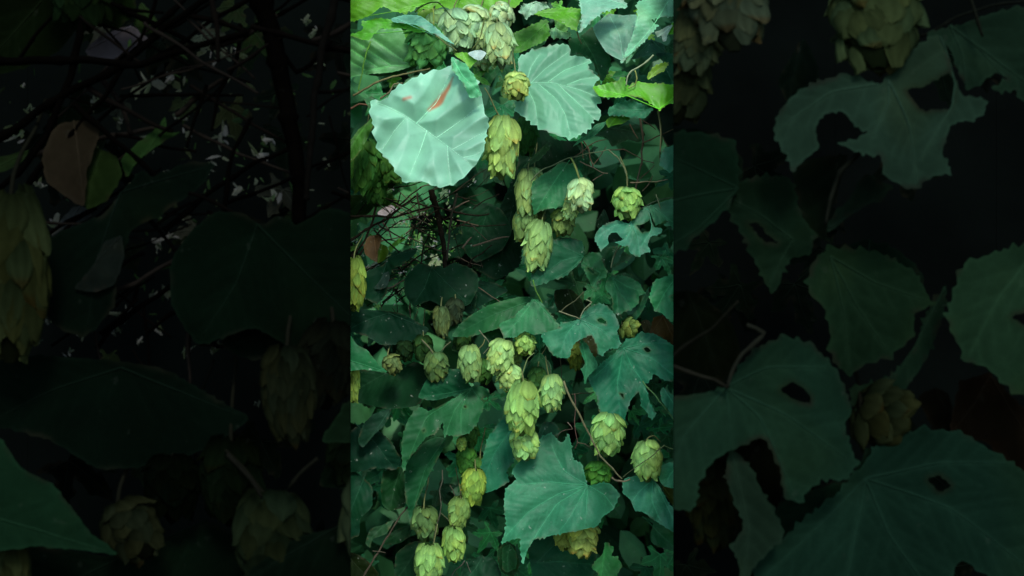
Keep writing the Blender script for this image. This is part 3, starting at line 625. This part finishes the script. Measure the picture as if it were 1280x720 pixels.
CONE('murky round cone at left of shade', 506,440,24,26,(34,44,26),L=2.5)
CONE('rough cone left in bright row', 588,457,33,46,(142,166,88),L=1.2,ang=-.1,stalk=[(596,438),(604,430),(606,424)])
CONE('plump oval cone in bright row', 625,449,36,44,(172,196,104),L=.9,ang=.25,pitch=.3)
CONE('round yellow-green cone in bright row', 656,432,30,28,(150,172,76),L=1.3,pitch=.7)
CONE('cone peeking above longest cone', 638,475,34,34,(164,186,100),L=1.0,ang=-.3,pitch=.2)
CONE('longest cone in the middle cluster', 653,513,42,68,(156,186,88),L=.4,ang=.04,rows=8)
CONE('cone with striped bracts below longest cone', 656,557,38,40,(156,188,96),L=.8,ang=-.15,pitch=.15)
CONE('slim cone right of longest cone', 690,494,31,46,(156,186,100),L=.8,stalk=[(686,470),(683,455),(682,445)])
CONE('green cone next to diagonal stem', 759,546,42,54,(160,194,96),L=.9,ang=.1,pitch=.15,stalk=[(752,518),(748,512)])
CONE('isolated cone above lower right leaf', 809,579,40,50,(164,194,96),L=.6,stalk=[(808,550),(812,546),(818,545),(826,553)])
CONE('half hidden cone behind the diagonal stem', 748,594,36,30,(110,146,62),L=1.5,pitch=.3)
CONE('olive-yellow cone under largest leaf, right one', 728,676,40,46,(164,168,76),L=1.2,ang=.1)
CONE('olive cone under largest leaf, left one', 704,671,28,36,(140,148,64),L=1.5,ang=-.2)
CONE('lower yellow-green cone left of teal leaf', 592,611,34,46,(148,170,64),L=1.4,ang=.1)
CONE('dim green cone above lower yellow cone', 583,578,26,36,(84,116,50),L=2.2)
CONE('round-ended cone in the lower left string', 573,643,30,40,(132,156,74),L=1.4,ang=.15)
CONE('bright cone below the round-ended cone', 567,683,32,44,(152,182,84),L=1.0,ang=-.05)
CONE('shaded cone left of the lower string', 532,657,36,44,(104,128,66),L=1.7,ang=-.1)
CONE('biggest cone at the bottom edge', 536,708,40,52,(152,186,92),L=.9,stalk=[(541,684),(543,675),(547,655)])
CONE('tiny cone below lobed leaf', 577,556,14,18,(128,150,62),L=1.6)
CONE('dim cone wedged below narrow leaf', 788,411,30,22,(118,130,56),L=2.0,ang=-1.1)
CONE('shadowy cone at far left under pale leaf', 455,212,42,66,(88,116,54),L=3.0)
CONE('shadowy cone beside far left cone', 488,214,36,46,(78,104,50),L=3.2)
CONE('faint olive cone behind oval-hole leaf', 719,447,20,36,(88,98,34),L=2.2,ang=-.1)

CONE('small pale cone squeezed between top cluster cones', 607,48,30,40,(172,188,118),L=1.9,ang=.2)
CONE('green-tinged cone at left of top cluster', 550,36,34,40,(128,160,92),L=2.2,ang=-.4)
CONE('pale cone hanging behind the topmost cluster', 603,72,30,34,(150,168,104),L=2.4,ang=.1)
CONE('cone half behind the tall left cone', 668,232,26,40,(124,146,78),L=2.4)
CONE('cone bridging tall and brown-shaded cones', 656,283,34,44,(132,154,78),L=2.1,ang=.1)
CONE('small cone tucked left of creamy cone', 713,262,20,30,(158,178,98),L=1.4,ang=.1)
CONE('shadowed cone between plump and rough cones', 606,466,26,30,(92,116,60),L=2.1,ang=.2)
CONE('faint cone behind the slim cone', 672,478,24,34,(84,108,58),L=2.4)
CONE('olive cone peeking under round cone', 640,450,24,28,(112,134,64),L=1.9,ang=.3)
CONE('dull cone beneath lower yellow cone', 600,590,26,34,(92,116,54),L=2.3)
CONE('dim cone under tiny cone', 588,545,22,30,(76,98,48),L=2.6)
CONE('shaded olive cone above mottled cone, top of shade', 578,425,22,30,(62,78,42),L=2.9)
CONE('shadowy cone below far left cones', 470,240,30,40,(70,94,44),L=3.4)
# ---- stems and twigs
ST=(140,140,100); BRN=(112,98,76); DK=(44,40,31)
TWIG('diagonal straw-coloured vine stem', 'J', [(400,-20),(425,50),(600,400),(680,540),(760,630),(835,715)], 2.8, (138,138,98), .5, name='vine_stem', cat='stem')
TWIG('arched stem above hanging green leaf', 'D', [(160,640),(200,590),(250,550),(340,510),(420,470),(600,430),(740,405)], 1.7, (100,118,84), 1.3)
TWIG('drooping stem carrying the lone cone', 'D', [(740,405),(800,460),(850,540),(878,620),(880,720)], 2.0, (112,126,90), 1.0)
TWIG('short green stem of the creamy cone', 'D', [(455,465),(480,510),(500,570),(515,640)], 2.0, (140,165,85), 1.1)
TWIG('horizontal twig meeting thicker stem', 'D', [(740,402),(850,405),(930,440),(1000,480),(1080,500)], 1.5, BRN, 2.2)
TWIG('upright brown stem below lime leaf', 'D', [(965,150),(980,230),(995,330),(985,430),(980,520),(955,620),(935,720)], 3.0, (105,98,78), 2.4, name='vine_stem', cat='stem')
TWIG('greenish stem falling from lime leaf', 'D', [(1105,110),(1125,200),(1135,320),(1125,400),(1120,500)], 2.6, (88,110,62), 1.9, name='vine_stem', cat='stem')
TWIG('short twig pair left of upright stem', 'D', [(890,210),(925,270),(960,320)], 1.5, BRN, 2.5)
TWIG('brown twig behind the arched stem', 'D', [(530,340),(540,400),(545,470)], 1.5, BRN, 3)
TWIG('long brown twig leaning right', 'D', [(545,330),(590,400),(600,470),(622,530)], 2, BRN, 2.8)
TWIG('thin twig rising to the right', 'D', [(475,460),(560,400),(650,340),(720,322)], 1.3, (105,95,75), 2.5)
TWIG('crossing thin twig in dark hollow', 'D', [(605,540),(660,470),(720,380)], 1.2, BRN, 3)
TWIG('pale forked twiglet in dark hollow', 'D', [(520,490),(580,520),(640,550),(690,575),(730,580)], 1.4, (140,130,105), 2.4)
TWIG('tail of the forked twiglet', 'D', [(615,632),(660,600),(700,578)], 1.2, (120,110,90), 2.4)
TWIG('straw twig lying level near right', 'D', [(900,650),(1000,645),(1100,640),(1180,630)], 1.8, (150,140,105), 2.1)
TWIG('twig rising to right edge', 'D', [(985,355),(1060,325),(1130,290),(1224,250),(1280,240)], 1.8, (92,88,64), 2.2)
TWIG('twig slanting above level straw twig', 'D', [(960,640),(1020,580),(1080,520)], 1.3, BRN, 2.6)
TWIG('twig slanting below level straw twig', 'D', [(990,710),(1040,660),(1070,600)], 1.4, (120,110,84), 2.3)
TWIG('short twig near the right edge leaf', 'D', [(1145,310),(1165,350),(1185,380)], 1.6, BRN, 2.4)
TWIG('twig over grey-green leaf', 'D', [(990,180),(1040,210),(1090,250)], 1.6, BRN, 2.9)
TWIG('thin upright tendril in the dark gap', 'J', [(482,70),(484,200),(480,330),(500,430),(480,490)], 1.5, (112,92,80), 1.6)
TWIG('curling side tendril left of upright tendril', 'J', [(470,338),(410,348),(370,370),(350,405)], 1.1, (108,96,84), 1.6)
TWIG('tendril running to the diagonal stem', 'J', [(500,435),(560,450),(620,492)], 1.2, (112,108,84), 1.5)
TWIG('short upper twig beside diagonal stem', 'J', [(455,78),(530,68),(625,65)], 1.5, (84,90,66), 1.8)
TWIG('stub twig on the upright tendril', 'J', [(425,288),(450,315),(468,338)], 1.6, (120,116,98), 1.5)
TWIG('stalk fork above the isolated cone', 'J', [(1150,460),(1180,475),(1224,490),(1280,500)], 1.4, (120,150,90), .9)
TWIG('thin stem passing over isolated cone', 'J', [(1155,460),(1080,520),(1000,580),(930,630),(840,700)], 1.3, (96,110,72), .1)
TWIG('straight stem slanting to right edge', 'J', [(990,-20),(1050,50),(1110,120),(1180,210),(1240,290)], 1.8, (110,138,100), .8)
TWIG('gnarled stem join below diagonal stem', 'L', [(760,-20),(800,5),(850,10),(900,-5)], 2.6, (150,140,110), .7)
TWIG('brown stem rising from bottom left', 'K', [(90,740),(180,590),(300,390),(380,260),(440,190)], 2.6, (92,86,70), 2.0, name='vine_stem', cat='stem')
TWIG('hanging stem of the lower cone string', 'K', [(690,-80),(690,0),(668,90),(680,180),(678,245),(650,330),(625,430),(600,530)], 1.6, (92,94,78), 1.2, name='vine_stem', cat='stem')
TWIG('side stem to the bright lower cone', 'K', [(680,250),(715,280),(740,310),(760,375)], 1.4, (84,96,66), 1.3)
TWIG('short stalk above round-ended cone', 'K', [(745,40),(770,80),(785,135)], 1.4, (84,82,66), 1.5)
TWIG('pale twig near the bottom edge', 'K', [(860,600),(830,640),(780,690),(750,740)], 1.5, (110,112,98), 1.8)
TWIG('small branch of pale bottom twig', 'K', [(870,610),(885,650),(905,695)], 1.2, (100,104,90), 1.9)
TWIG('thorn twig crossing the brown stem', 'K', [(165,532),(215,535),(265,548)], 1.1, (100,98,80), 1.9)
TWIG('petiole from left to the two-lobed leaf', 'H', [(360,178),(430,200),(490,214),(520,237)], 1.8, (130,135,100), .7, name='leaf_petiole', cat='petiole')
TWIG('petiole curving down to two-lobed leaf', 'H', [(570,90),(610,108),(560,155),(540,190),(522,237)], 1.9, (128,140,104), .65, name='leaf_petiole', cat='petiole')
TWIG('bent twig left above two-lobed leaf', 'H', [(375,180),(410,145),(480,100),(510,70),(550,30)], 1.6, (96,104,74), 1.4)
TWIG('pale stalk linking round cone to row', 'H', [(90,650),(110,590),(130,530),(180,485)], 1.6, (130,150,95), 1.0)
TWIG('stalk rising from slim cone', 'H', [(262,520),(290,590),(310,665)], 1.5, (104,114,80), 1.0)
TWIG('dark stalk right of slim cone', 'H', [(372,520),(382,600),(386,695)], 1.4, (80,84,62), 1.6)
TWIG('green stalk over triangular leaf', 'H', [(170,-60),(190,20),(240,110)], 1.8, (110,140,72), 1.0)
TWIG('stalk bending from mid green leaf', 'G', [(970,320),(1010,370),(1048,430),(995,490)], 1.6, (120,128,98), 1.0)
TWIG('pale stalk in the shade, left of fork', 'LL', [(568,412),(600,440),(630,475),(655,525)], 1.7, (100,104,80), 1.3)
TWIG('pale stalk in the shade, right of fork', 'LL', [(795,425),(750,465),(722,500)], 1.7, (96,104,74), 1.3)
TWIG('petiole across below the holey leaf', 'RU', [(465,380),(420,430),(398,490),(385,560)], 2.0, (105,122,92), 1.4, name='leaf_petiole', cat='petiole')
TWIG('fine stem above holey leaf', 'RU', [(735,-20),(755,40),(775,95)], 1.4, (110,125,92), .9)
TWIG('fine level stem at right of lone cone', 'RU', [(620,90),(700,50),(780,20),(880,0),(960,-10)], 1.2, (90,108,84), 1.5)
TWIG('curved white twig above bright lime leaf', 'B', [(1075,410),(1000,480),(910,530),(880,570),(870,640)], 2.4, (165,185,140), .5)
TWIG('forked yellow stem on bright lime leaf', 'B', [(930,530),(945,590),(935,640),(880,665)], 1.8, (150,165,90), .5)
TWIG('dark arching stem at top of picture', 'A', [(485,90),(520,50),(600,20),(660,15),(720,80),(780,150)], 2.0, (60,80,40), .9)
TWIG('long tan cane under the ribbed leaf', 'A', [(20,720),(130,660),(240,600),(400,555),(600,518)], 2.8, (130,130,85), 1.6, name='vine_stem', cat='stem')
TWIG('curled tan cane at left of pale leaf', 'A', [(220,740),(290,690),(330,635),(390,628)], 2.4, (130,125,90), 1.3)
TWIG('reddish cane at left side', 'C', [(-60,110),(0,95),(70,65),(135,72)], 3.0, (130,100,75), 1.5, name='vine_stem', cat='stem')
TWIG('green stalk down the ribbed leaf', 'A', [(150,310),(120,400),(90,540),(60,680)], 2.0, (115,150,70), 1.0)
TWIG('thin stalk crossing top cone cluster', 'A', [(1010,130),(985,250),(930,350),(915,370)], 1.8, (110,125,70), .9)
TWIG('thin stalk under topmost cluster', 'A', [(620,60),(628,120),(628,190)], 1.6, (150,175,80), .9)
TWIG('stalk above the light cluster cone', 'A', [(640,270),(720,330),(800,385)], 1.8, (120,135,80), .8)
tw = [
 ('dark level branch across the thicket',[(-60,155),(100,152),(200,150),(340,160),(500,110),(620,75)],3.4),
 ('dark branch rising right through thicket',[(-60,380),(20,330),(100,270),(200,215),(300,170),(420,60),(520,-10)],3.4),
 ('dark branch under the orange leaf',[(40,500),(100,420),(150,370),(250,250),(320,150)],2.4),
 ('dark drooping branch at left of thicket',[(215,-60),(195,100),(170,200),(120,330),(60,420),(0,470)],3.2),
 ('thin level twig mid thicket',[(300,235),(400,238),(500,240),(610,238)],1.4),
 ('dark twig rising from shade leaf',[(410,580),(490,510),(580,440),(650,400),(730,365)],2.2),
 ('dark vertical twig right of thicket',[(555,540),(572,440),(585,370),(630,290)],2.0),
 ('thin dark twig near thicket centre',[(520,210),(490,290),(465,370)],1.6),
 ('thick dark trunk at right of thicket',[(640,-60),(665,40),(700,180),(720,280),(745,430),(750,560)],8.0),
 ('thin left twig of thicket top',[(40,160),(90,90),(150,25),(190,-30)],1.5),
 ('short twig over small bright leaf',[(400,-40),(375,50),(345,120)],1.6),
 ('slanted twig at thicket upper right',[(650,-20),(560,30),(470,90),(380,140)],1.8),
 ('dark vertical twig in lower lattice',[(465,700),(470,800),(475,905)],1.7),
 ('arched dark twig in lower lattice',[(370,830),(430,785),(480,780),(545,870)],1.7),
 ('dark twig at left of lower lattice',[(240,870),(290,810),(335,750),(350,700)],1.8),
 ('dark twig looping at right of lattice',[(600,690),(590,750),(570,810),(530,860)],2.2),
 ('steep dark twig upper right of thicket',[(600,60),(590,160),(550,230),(530,330)],1.6),
 ('slanted dark twig at lower left',[(60,700),(110,620),(180,560),(240,520)],1.6),
 ('fine dark twig across white scrap',[(250,60),(300,110),(340,170),(360,210)],1.1),
 ('fine dark twig over bright pieces',[(590,100),(640,60),(700,20),(750,-40)],1.3),
 ('dark twig between trunk and grey stem',[(700,120),(740,180),(780,160),(830,100)],1.8),
 ('slanted dark twig beyond the grey stem',[(900,600),(960,500),(1040,440),(1120,380)],2.0),
 ('dark branch over the shade at right of thicket',[(800,120),(900,130),(1000,150),(1100,130)],2.4),
]
for l,p,w in tw: TWIG(l,'LU',p,w,DK,3.3+ (w<2)*.4, name='branch' if w>3 else 'twig', cat='branch' if w>3 else 'twig')
rt = random.Random(4)
for _ in range(110):
    x=rt.uniform(445,600); y=rt.uniform(232,385); a=rt.choice((-.5,-.7,-.35,.2,1.3,.6))+rt.uniform(-.25,.25); l=rt.uniform(18,55)
    TWIG('fine dark twig tangled in the thicket left of the cones', 'P', [(x,y),(x+l*.5*math.cos(a)+rt.uniform(-2,2),y+l*.5*math.sin(a)+rt.uniform(-2,2)),(x+l*math.cos(a),y+l*math.sin(a))], rt.choice((.8,1.1,1.5,2.3)), rt.choice((DK,(60,52,42),(86,76,62),(130,116,94),(120,108,90),(46,42,34))), rt.uniform(3,4.1), group='fine twigs of the thicket', only=('centre','left'))
TWIG('grey upright stem right of thicket', 'LU', [(845,-30),(830,30),(805,120),(790,220),(778,350),(765,500)], 3.2, (72,70,58), 2.7, name='vine_stem', cat='stem')
#==END==

# deep shade leaves: procedural palmate outline
def palm(cx, cy, s, ang, fore, r):
    tips = [(-112,.55),(-60,.86),(0,1.0),(60,.86),(112,.55)]; pts=[]
    pts.append((0,0))
    for i,(a,l) in enumerate(tips):
        for da,fl in ((-16,.70),(0,1.0),(16,.70)):
            pts.append((math.radians(a+da), l*fl*r.uniform(.9,1.08)))
        if i < 4: pts.append((math.radians(a+28), .36*r.uniform(.85,1.15)))
    out=[]
    for a,l in pts:
        x = math.sin(a)*l*s*fore; y = math.cos(a)*l*s
        out.append((cx+x*math.cos(ang)-y*math.sin(ang), cy+x*math.sin(ang)+y*math.cos(ang)))
    return out
rf = random.Random(21)
def filler(n, x0,x1,y0,y1, Lr, cs, sr, label, group, only, avoid=None):
    k = 0
    while k < n:
        x = rf.uniform(x0,x1); y = rf.uniform(y0,y1)
        if avoid and avoid(x,y): continue
        k += 1
        c = rf.choice(cs); s = rf.uniform(*sr)
        kk = 1.95
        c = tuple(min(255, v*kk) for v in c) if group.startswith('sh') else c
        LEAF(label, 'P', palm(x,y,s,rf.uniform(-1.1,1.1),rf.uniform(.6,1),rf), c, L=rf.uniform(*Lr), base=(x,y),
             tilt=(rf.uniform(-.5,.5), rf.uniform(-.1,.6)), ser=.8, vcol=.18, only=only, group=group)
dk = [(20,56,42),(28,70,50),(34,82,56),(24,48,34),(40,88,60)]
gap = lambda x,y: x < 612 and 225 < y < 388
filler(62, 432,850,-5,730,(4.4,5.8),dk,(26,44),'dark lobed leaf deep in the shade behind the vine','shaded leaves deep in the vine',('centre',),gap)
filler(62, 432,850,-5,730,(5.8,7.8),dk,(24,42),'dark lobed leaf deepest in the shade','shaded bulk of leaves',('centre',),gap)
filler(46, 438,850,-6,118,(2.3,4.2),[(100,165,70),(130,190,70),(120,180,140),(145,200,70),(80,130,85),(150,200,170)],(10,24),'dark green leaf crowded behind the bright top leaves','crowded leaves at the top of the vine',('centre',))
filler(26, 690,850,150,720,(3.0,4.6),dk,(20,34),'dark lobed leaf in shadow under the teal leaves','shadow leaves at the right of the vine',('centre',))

filler(26, 436,580,244,476,(5.5,8.5),[(26,52,40),(34,64,46),(24,42,34)],(14,26),'dim dark lobed leaf pressed against the left added dark screen','dim leaves against the left screen',('left',))
filler(30, 700,845,244,476,(5.5,8.5),[(26,56,44),(34,68,52),(24,44,36)],(14,26),'dim dark lobed leaf pressed against the right added dark screen','dim leaves against the right screen',('right',))
for ctxn in ('centre','left'):  # bright base colours stand for the light beyond the twigs
    filler(22, 436,606,228,392,(5.4,6.8),[(120,170,90),(150,195,120),(95,140,75),(175,210,150)] if ctxn == 'centre' else [(80,110,60),(100,130,80),(120,145,105)],(6,15),'small leaf in lit colours seen through the twig thicket'+(' of the bright gap' if ctxn == 'centre' else ' on the left added dark screen'),'lit leaves behind the twigs'+(' on the screen' if ctxn == 'left' else ''),(ctxn,))
# ------------------------------------------------------------------ build everything
def overlaps(it, c):
    P = np.array(it['pts']); lo = P.min(0); hi = P.max(0)
    if c is CEN: return True
    x0,x1 = (438,576) if c is LEF else (703.8,842)
    return hi[0] > x0+1 and lo[0] < x1-1 and hi[1] > 247 and lo[1] < 473
fn = dict(leaf=build_leaf, cone=build_cone, twig=build_twig)
BULK = {}
BULKINFO = {'shaded bulk of leaves': ('shaded_foliage','crowd of dark leaves deepest in the shade behind the vine'),
 'dim leaves against the left screen': ('dim_foliage','crowd of dim leaves pressed flat on the left added dark screen'),
 'dim leaves against the right screen': ('dim_foliage','crowd of dim leaves pressed flat on the right added dark screen'),
 'lit leaves behind the twigs': ('lit_colour_foliage','crowd of small leaves in lit colours behind the twig thicket in the bright gap'),
 'lit leaves behind the twigs on the screen': ('lit_colour_foliage','crowd of small pale leaves behind the twigs of the left added dark screen')}
for it in ITEMS:
    cs = [c for c in (CEN,LEF,RIG) if (it['only'] is None or c.name in it['only']) and overlaps(it,c)]
    for c in cs:
        o = fn[it['k']](c, it, len(cs) > 1)
        if o and it['k'] == 'leaf' and it['group'] in BULKINFO: BULK.setdefault(it['group'], []).append((o, c))
for gname, lst in BULK.items():          # nobody could count these: one object each
    V=[]; F=[]; C=[]; dead=[]; c = lst[0][1]
    for root, _ in lst:
        for ch in root.children:
            o0 = len(V); me = ch.data
            V += [tuple(v.co+root.location) for v in me.vertices]
            F += [tuple(i+o0 for i in p.vertices) for p in me.polygons]
            a = np.zeros(len(me.vertices)*4, np.float32); me.color_attributes['Col'].data.foreach_get('color', a)
            C += a.reshape(-1,4)[:,:3].tolist(); dead.append(ch)
        dead.append(root)
    for o in dead: bpy.data.objects.remove(o)
    nm, lb = BULKINFO[gname]
    tag(finish(nm, V, F, C, c.mats['leaf'], None, V[0], None), lb, 'foliage', kind='stuff')

# ------------------------------------------------------------------ scraps coloured bright as light gaps behind the twigs (nobody could count them)
def scraps(c, name, label):
    r = random.Random(5); V=[]; F=[]; C=[]
    spots = [((440,200),30),((470,330),14),((540,140),26),((590,130),24),((560,330),30),((545,350),24),((520,420),28),((600,470),26),((640,380),30),((670,350),24),
             ((590,560),20),((680,490),22),((620,590),16),((430,590),16),((400,610),24),((50,345),30),((80,270),24),((60,215),10),((100,460),20),((230,255),20),((370,215),40),
             ((300,300),10),((765,50),20),((785,80),16),((800,160),14),((440,290),12),((465,292),14),((150,565),34),((70,570),18),((415,430),8),
             ((665,715),18),((420,740),26),((380,740),20),((470,775),30),((505,810),34),((500,760),20),((300,790),26),((320,770),16),((540,870),24),((620,790),22),((640,730),16),
             ((120,800),34),((200,830),20),((170,880),14),((90,850),14),((290,830),18),((350,850),16),((400,820),22),((470,870),20),((420,950),6),((450,980),5),((580,950),4),((640,1010),12),((205,1030),4)]
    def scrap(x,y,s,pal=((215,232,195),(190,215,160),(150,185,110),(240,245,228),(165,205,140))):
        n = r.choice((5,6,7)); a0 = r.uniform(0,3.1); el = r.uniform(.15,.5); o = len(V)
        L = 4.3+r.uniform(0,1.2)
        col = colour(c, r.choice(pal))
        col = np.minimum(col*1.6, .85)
        V.append(w3(c,x,y,L,.5)); C.append(col)
        for k in range(n):
            a = 2*math.pi*k/n; rr = s*r.uniform(.5,1.1)
            u,v = rr*math.cos(a), rr*math.sin(a)*el
            V.append(w3(c, x+u*math.cos(a0)-v*math.sin(a0), y+u*math.sin(a0)+v*math.cos(a0), L, r.uniform(-1,1))); C.append(col*r.uniform(.7,1.2))
        for k in range(n): F.append((o, o+1+k, o+1+(k+1)%n))
    for (u,v),s in spots:
        x = 438+u/6.337; y = 246.4+v/6.337
        if v > 0:
            for _ in range(5): scrap(x+r.gauss(0,s*.055), y+r.gauss(0,s*.045), s/6.337*r.uniform(.4,1.0))
    for _ in range(480 if c is CEN else 190):
        x = r.gauss(520,45); y = r.gauss(310,34)
        if 430 < x < 620 and 236 < y < 392: scrap(x,y,r.uniform(.8,3.6),((100,150,70),(125,175,85),(90,130,80),(150,190,115),(120,150,80),(190,215,160)))
    if c is CEN:
        for (x,y) in ((478,236),(486,240),(492,236),(596,226),(585,232),(560,238)):
            for _ in range(3): scrap(x+r.uniform(-4,4),y+r.uniform(-3,3),r.uniform(1.5,3.5))
    o = finish(name, V, F, C, c.mats['leaf'], None, V[0], c, smooth=False)
    tag(o, label, 'leaf bits', kind='stuff')  # the bits stand for light gaps, not leaves
scraps(CEN, 'light_gap_bits', 'tiny bits coloured bright as light gaps between the dark twigs')
scraps(LEF, 'dim_foliage', 'dim pale bits for light gaps between big twigs on the left added dark screen')  # these bits stand for light gaps, not foliage

# ------------------------------------------------------------------ deep foliage masses
def mass(name, label, n, box, cols, size, seed, mat):
    r = random.Random(seed); V=[]; F=[]; C=[]
    (x0,x1),(y0,y1),(z0,z1) = box
    for _ in range(n):
        p = np.array((r.uniform(x0,x1), r.uniform(y0,y1), r.uniform(z0,z1))); s = r.uniform(*size)
        a = Vector((r.gauss(0,1),r.gauss(0,.6),r.gauss(-.4,1))).normalized()
        b = a.cross(Vector((r.gauss(0,.5),-1,r.gauss(.5,.6)))).normalized(); nn = a.cross(b)
        o = len(V); col = lin(r.choice(cols))*GAIN*r.uniform(1.0,2.2)
        sh = [(0,0),(.3,.42),(.62,.38),(.8,.3),(1.05,0),(.8,-.3),(.62,-.38),(.3,-.42)]
        for u,w in sh:
            V.append(p+np.array(a)*u*s+np.array(b)*w*s+np.array(nn)*abs(w)*s*.35); C.append(col)
        F.append((o,o+1,o+2,o+3,o+4)); F.append((o,o+4,o+5,o+6,o+7))
    o = finish(name, V, F, C, mat, None, (0,0,0), None, smooth=False)
    tag(o, label, 'foliage', kind='stuff')
mass('background_foliage', 'dark mass of foliage filling the depth behind the hop vine', 14000, ((-1.3,1.3),(1.42,1.85),(0,2.5)), [(62,128,84),(70,140,88),(84,152,92),(46,98,66)], (.03,.07), 3, M_LEAF)

# ------------------------------------------------------------------ added screens, ground, hedge shade sheet
def board(side):  # added dark backing for the dimmed side plants; its edge makes the seam
    seam = 437.5 if side < 0 else 842.5
    x0 = (seam-640)*K*.985; x1 = side*1.25
    root = empty('added_screen', (x0, .985, 0))
    m = plain_mat('screen_painted_dark', (.0003,.0008,.0006), (.0009,.0018,.0014), 9, spec=.02)  # near-black colour stands for the dimness around the side plants
    def box(name, a, b, ya, yb, za, zb, bev=.0003):
        me = bpy.data.meshes.new(name); bm = bmesh.new()
        bmesh.ops.create_cube(bm, size=1)
        for v in bm.verts:
            v.co = Vector(((a+b)/2+v.co.x*abs(b-a), (ya+yb)/2+v.co.y*(yb-ya), (za+zb)/2+v.co.z*(zb-za)))-root.location
        bmesh.ops.bevel(bm, geom=bm.edges[:], offset=bev, segments=2, affect='EDGES')
        bm.to_mesh(me); bm.free(); me.materials.append(m)
        o = bpy.data.objects.new(name, me); COL.objects.link(o); o.parent = root
    n = 8; w = abs(x1-x0)/n
    for i in range(n):
        a = x0+side*w*i; b = a+side*w
        me_m = box('added_board', min(a,b), max(a,b), .985, .989, .04, 2.35)
    for z in (.35, 2.1): box('rail', min(x0+side*.03,x1), max(x0+side*.03,x1), .9915, 1.02, z, z+.08)
    for q in (.12, 1.12): box('post', x0+side*q-.03, x0+side*q+.03, 1.023, 1.08, -.2, 2.3)
    tag(root, f'added near-black board screen on the {"left" if side<0 else "right"} of the bright vine', 'garden screen')  # added backing, not a real garden screen
board(-1); board(1)

def sheet(name, mat, fx, nx, ny):
    V=[]; F=[]
    for j in range(ny+1):
        for i in range(nx+1): V.append(fx(i/nx, j/ny))
    for j in range(ny):
        for i in range(nx):
            a = j*(nx+1)+i; F.append((a,a+1,a+nx+2,a+nx+1))
    me = bpy.data.meshes.new(name); me.from_pydata(V,[],F); me.materials.append(mat)
    me.polygons.foreach_set('use_smooth',[True]*len(F))
    o = bpy.data.objects.new(name, me); COL.objects.link(o); return o
g = sheet('ground', plain_mat('ground_soil', (.03,.035,.018), (.07,.09,.035), 3),
          lambda u,v: (math.copysign(abs(u*2-1)**3,u*2-1)*300, math.copysign(abs(v*2-1)**3,v*2-1)*300, .02*noise.noise(Vector((u*40,v*40,0)))), 80, 80)
tag(g, kind='structure')
h = sheet('hedge', plain_mat('hedge_shade', (.006,.014,.009), (.02,.05,.03), 14),  # dark colour stands for the deep shade behind the leaves
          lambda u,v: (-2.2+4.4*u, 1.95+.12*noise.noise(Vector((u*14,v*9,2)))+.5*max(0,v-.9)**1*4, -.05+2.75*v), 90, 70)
tag(h, 'dark hedge sheet standing for the deep shade behind the vine and foliage', 'hedge')

# ------------------------------------------------------------------ light, sky, camera
EL, AZ = math.radians(50), math.radians(170)   # sun high, behind the viewer's right shoulder
w = bpy.data.worlds.new('World'); scene.world = w; w.use_nodes = True
nt = w.node_tree; nt.nodes.clear()
sky = nt.nodes.new('ShaderNodeTexSky'); sky.sky_type='NISHITA'; sky.sun_disc=False
sky.sun_elevation=EL; sky.sun_rotation=AZ
bg = nt.nodes.new('ShaderNodeBackground'); bg.inputs[1].default_value=.28
wo = nt.nodes.new('ShaderNodeOutputWorld')
nt.links.new(sky.outputs[0], bg.inputs[0]); nt.links.new(bg.outputs[0], wo.inputs[0])
sl = bpy.data.lights.new('sun','SUN'); sl.energy=2.9; sl.angle=math.radians(14); sl.color=(1,.97,.92)
so = bpy.data.objects.new('sun', sl); COL.objects.link(so)
d = Vector((math.sin(AZ)*math.cos(EL), math.cos(AZ)*math.cos(EL), math.sin(EL)))
so.rotation_euler = d.to_track_quat('Z','Y').to_euler(); so.location = d*6+Vector((0,0,1.5))
cam = bpy.data.cameras.new('camera'); cam.sensor_width=36; cam.lens=36/(1280*K); cam.clip_start=.01; cam.clip_end=1000
cam.dof.use_dof=True; cam.dof.focus_distance=1.05; cam.dof.aperture_fstop=6.5
co = bpy.data.objects.new('camera', cam); COL.objects.link(co)
co.location=(0,0,CAMZ); co.rotation_euler=(math.pi/2,0,0)
scene.camera = co
scene.view_settings.view_transform='Standard'; scene.view_settings.look='None'; scene.view_settings.exposure=0
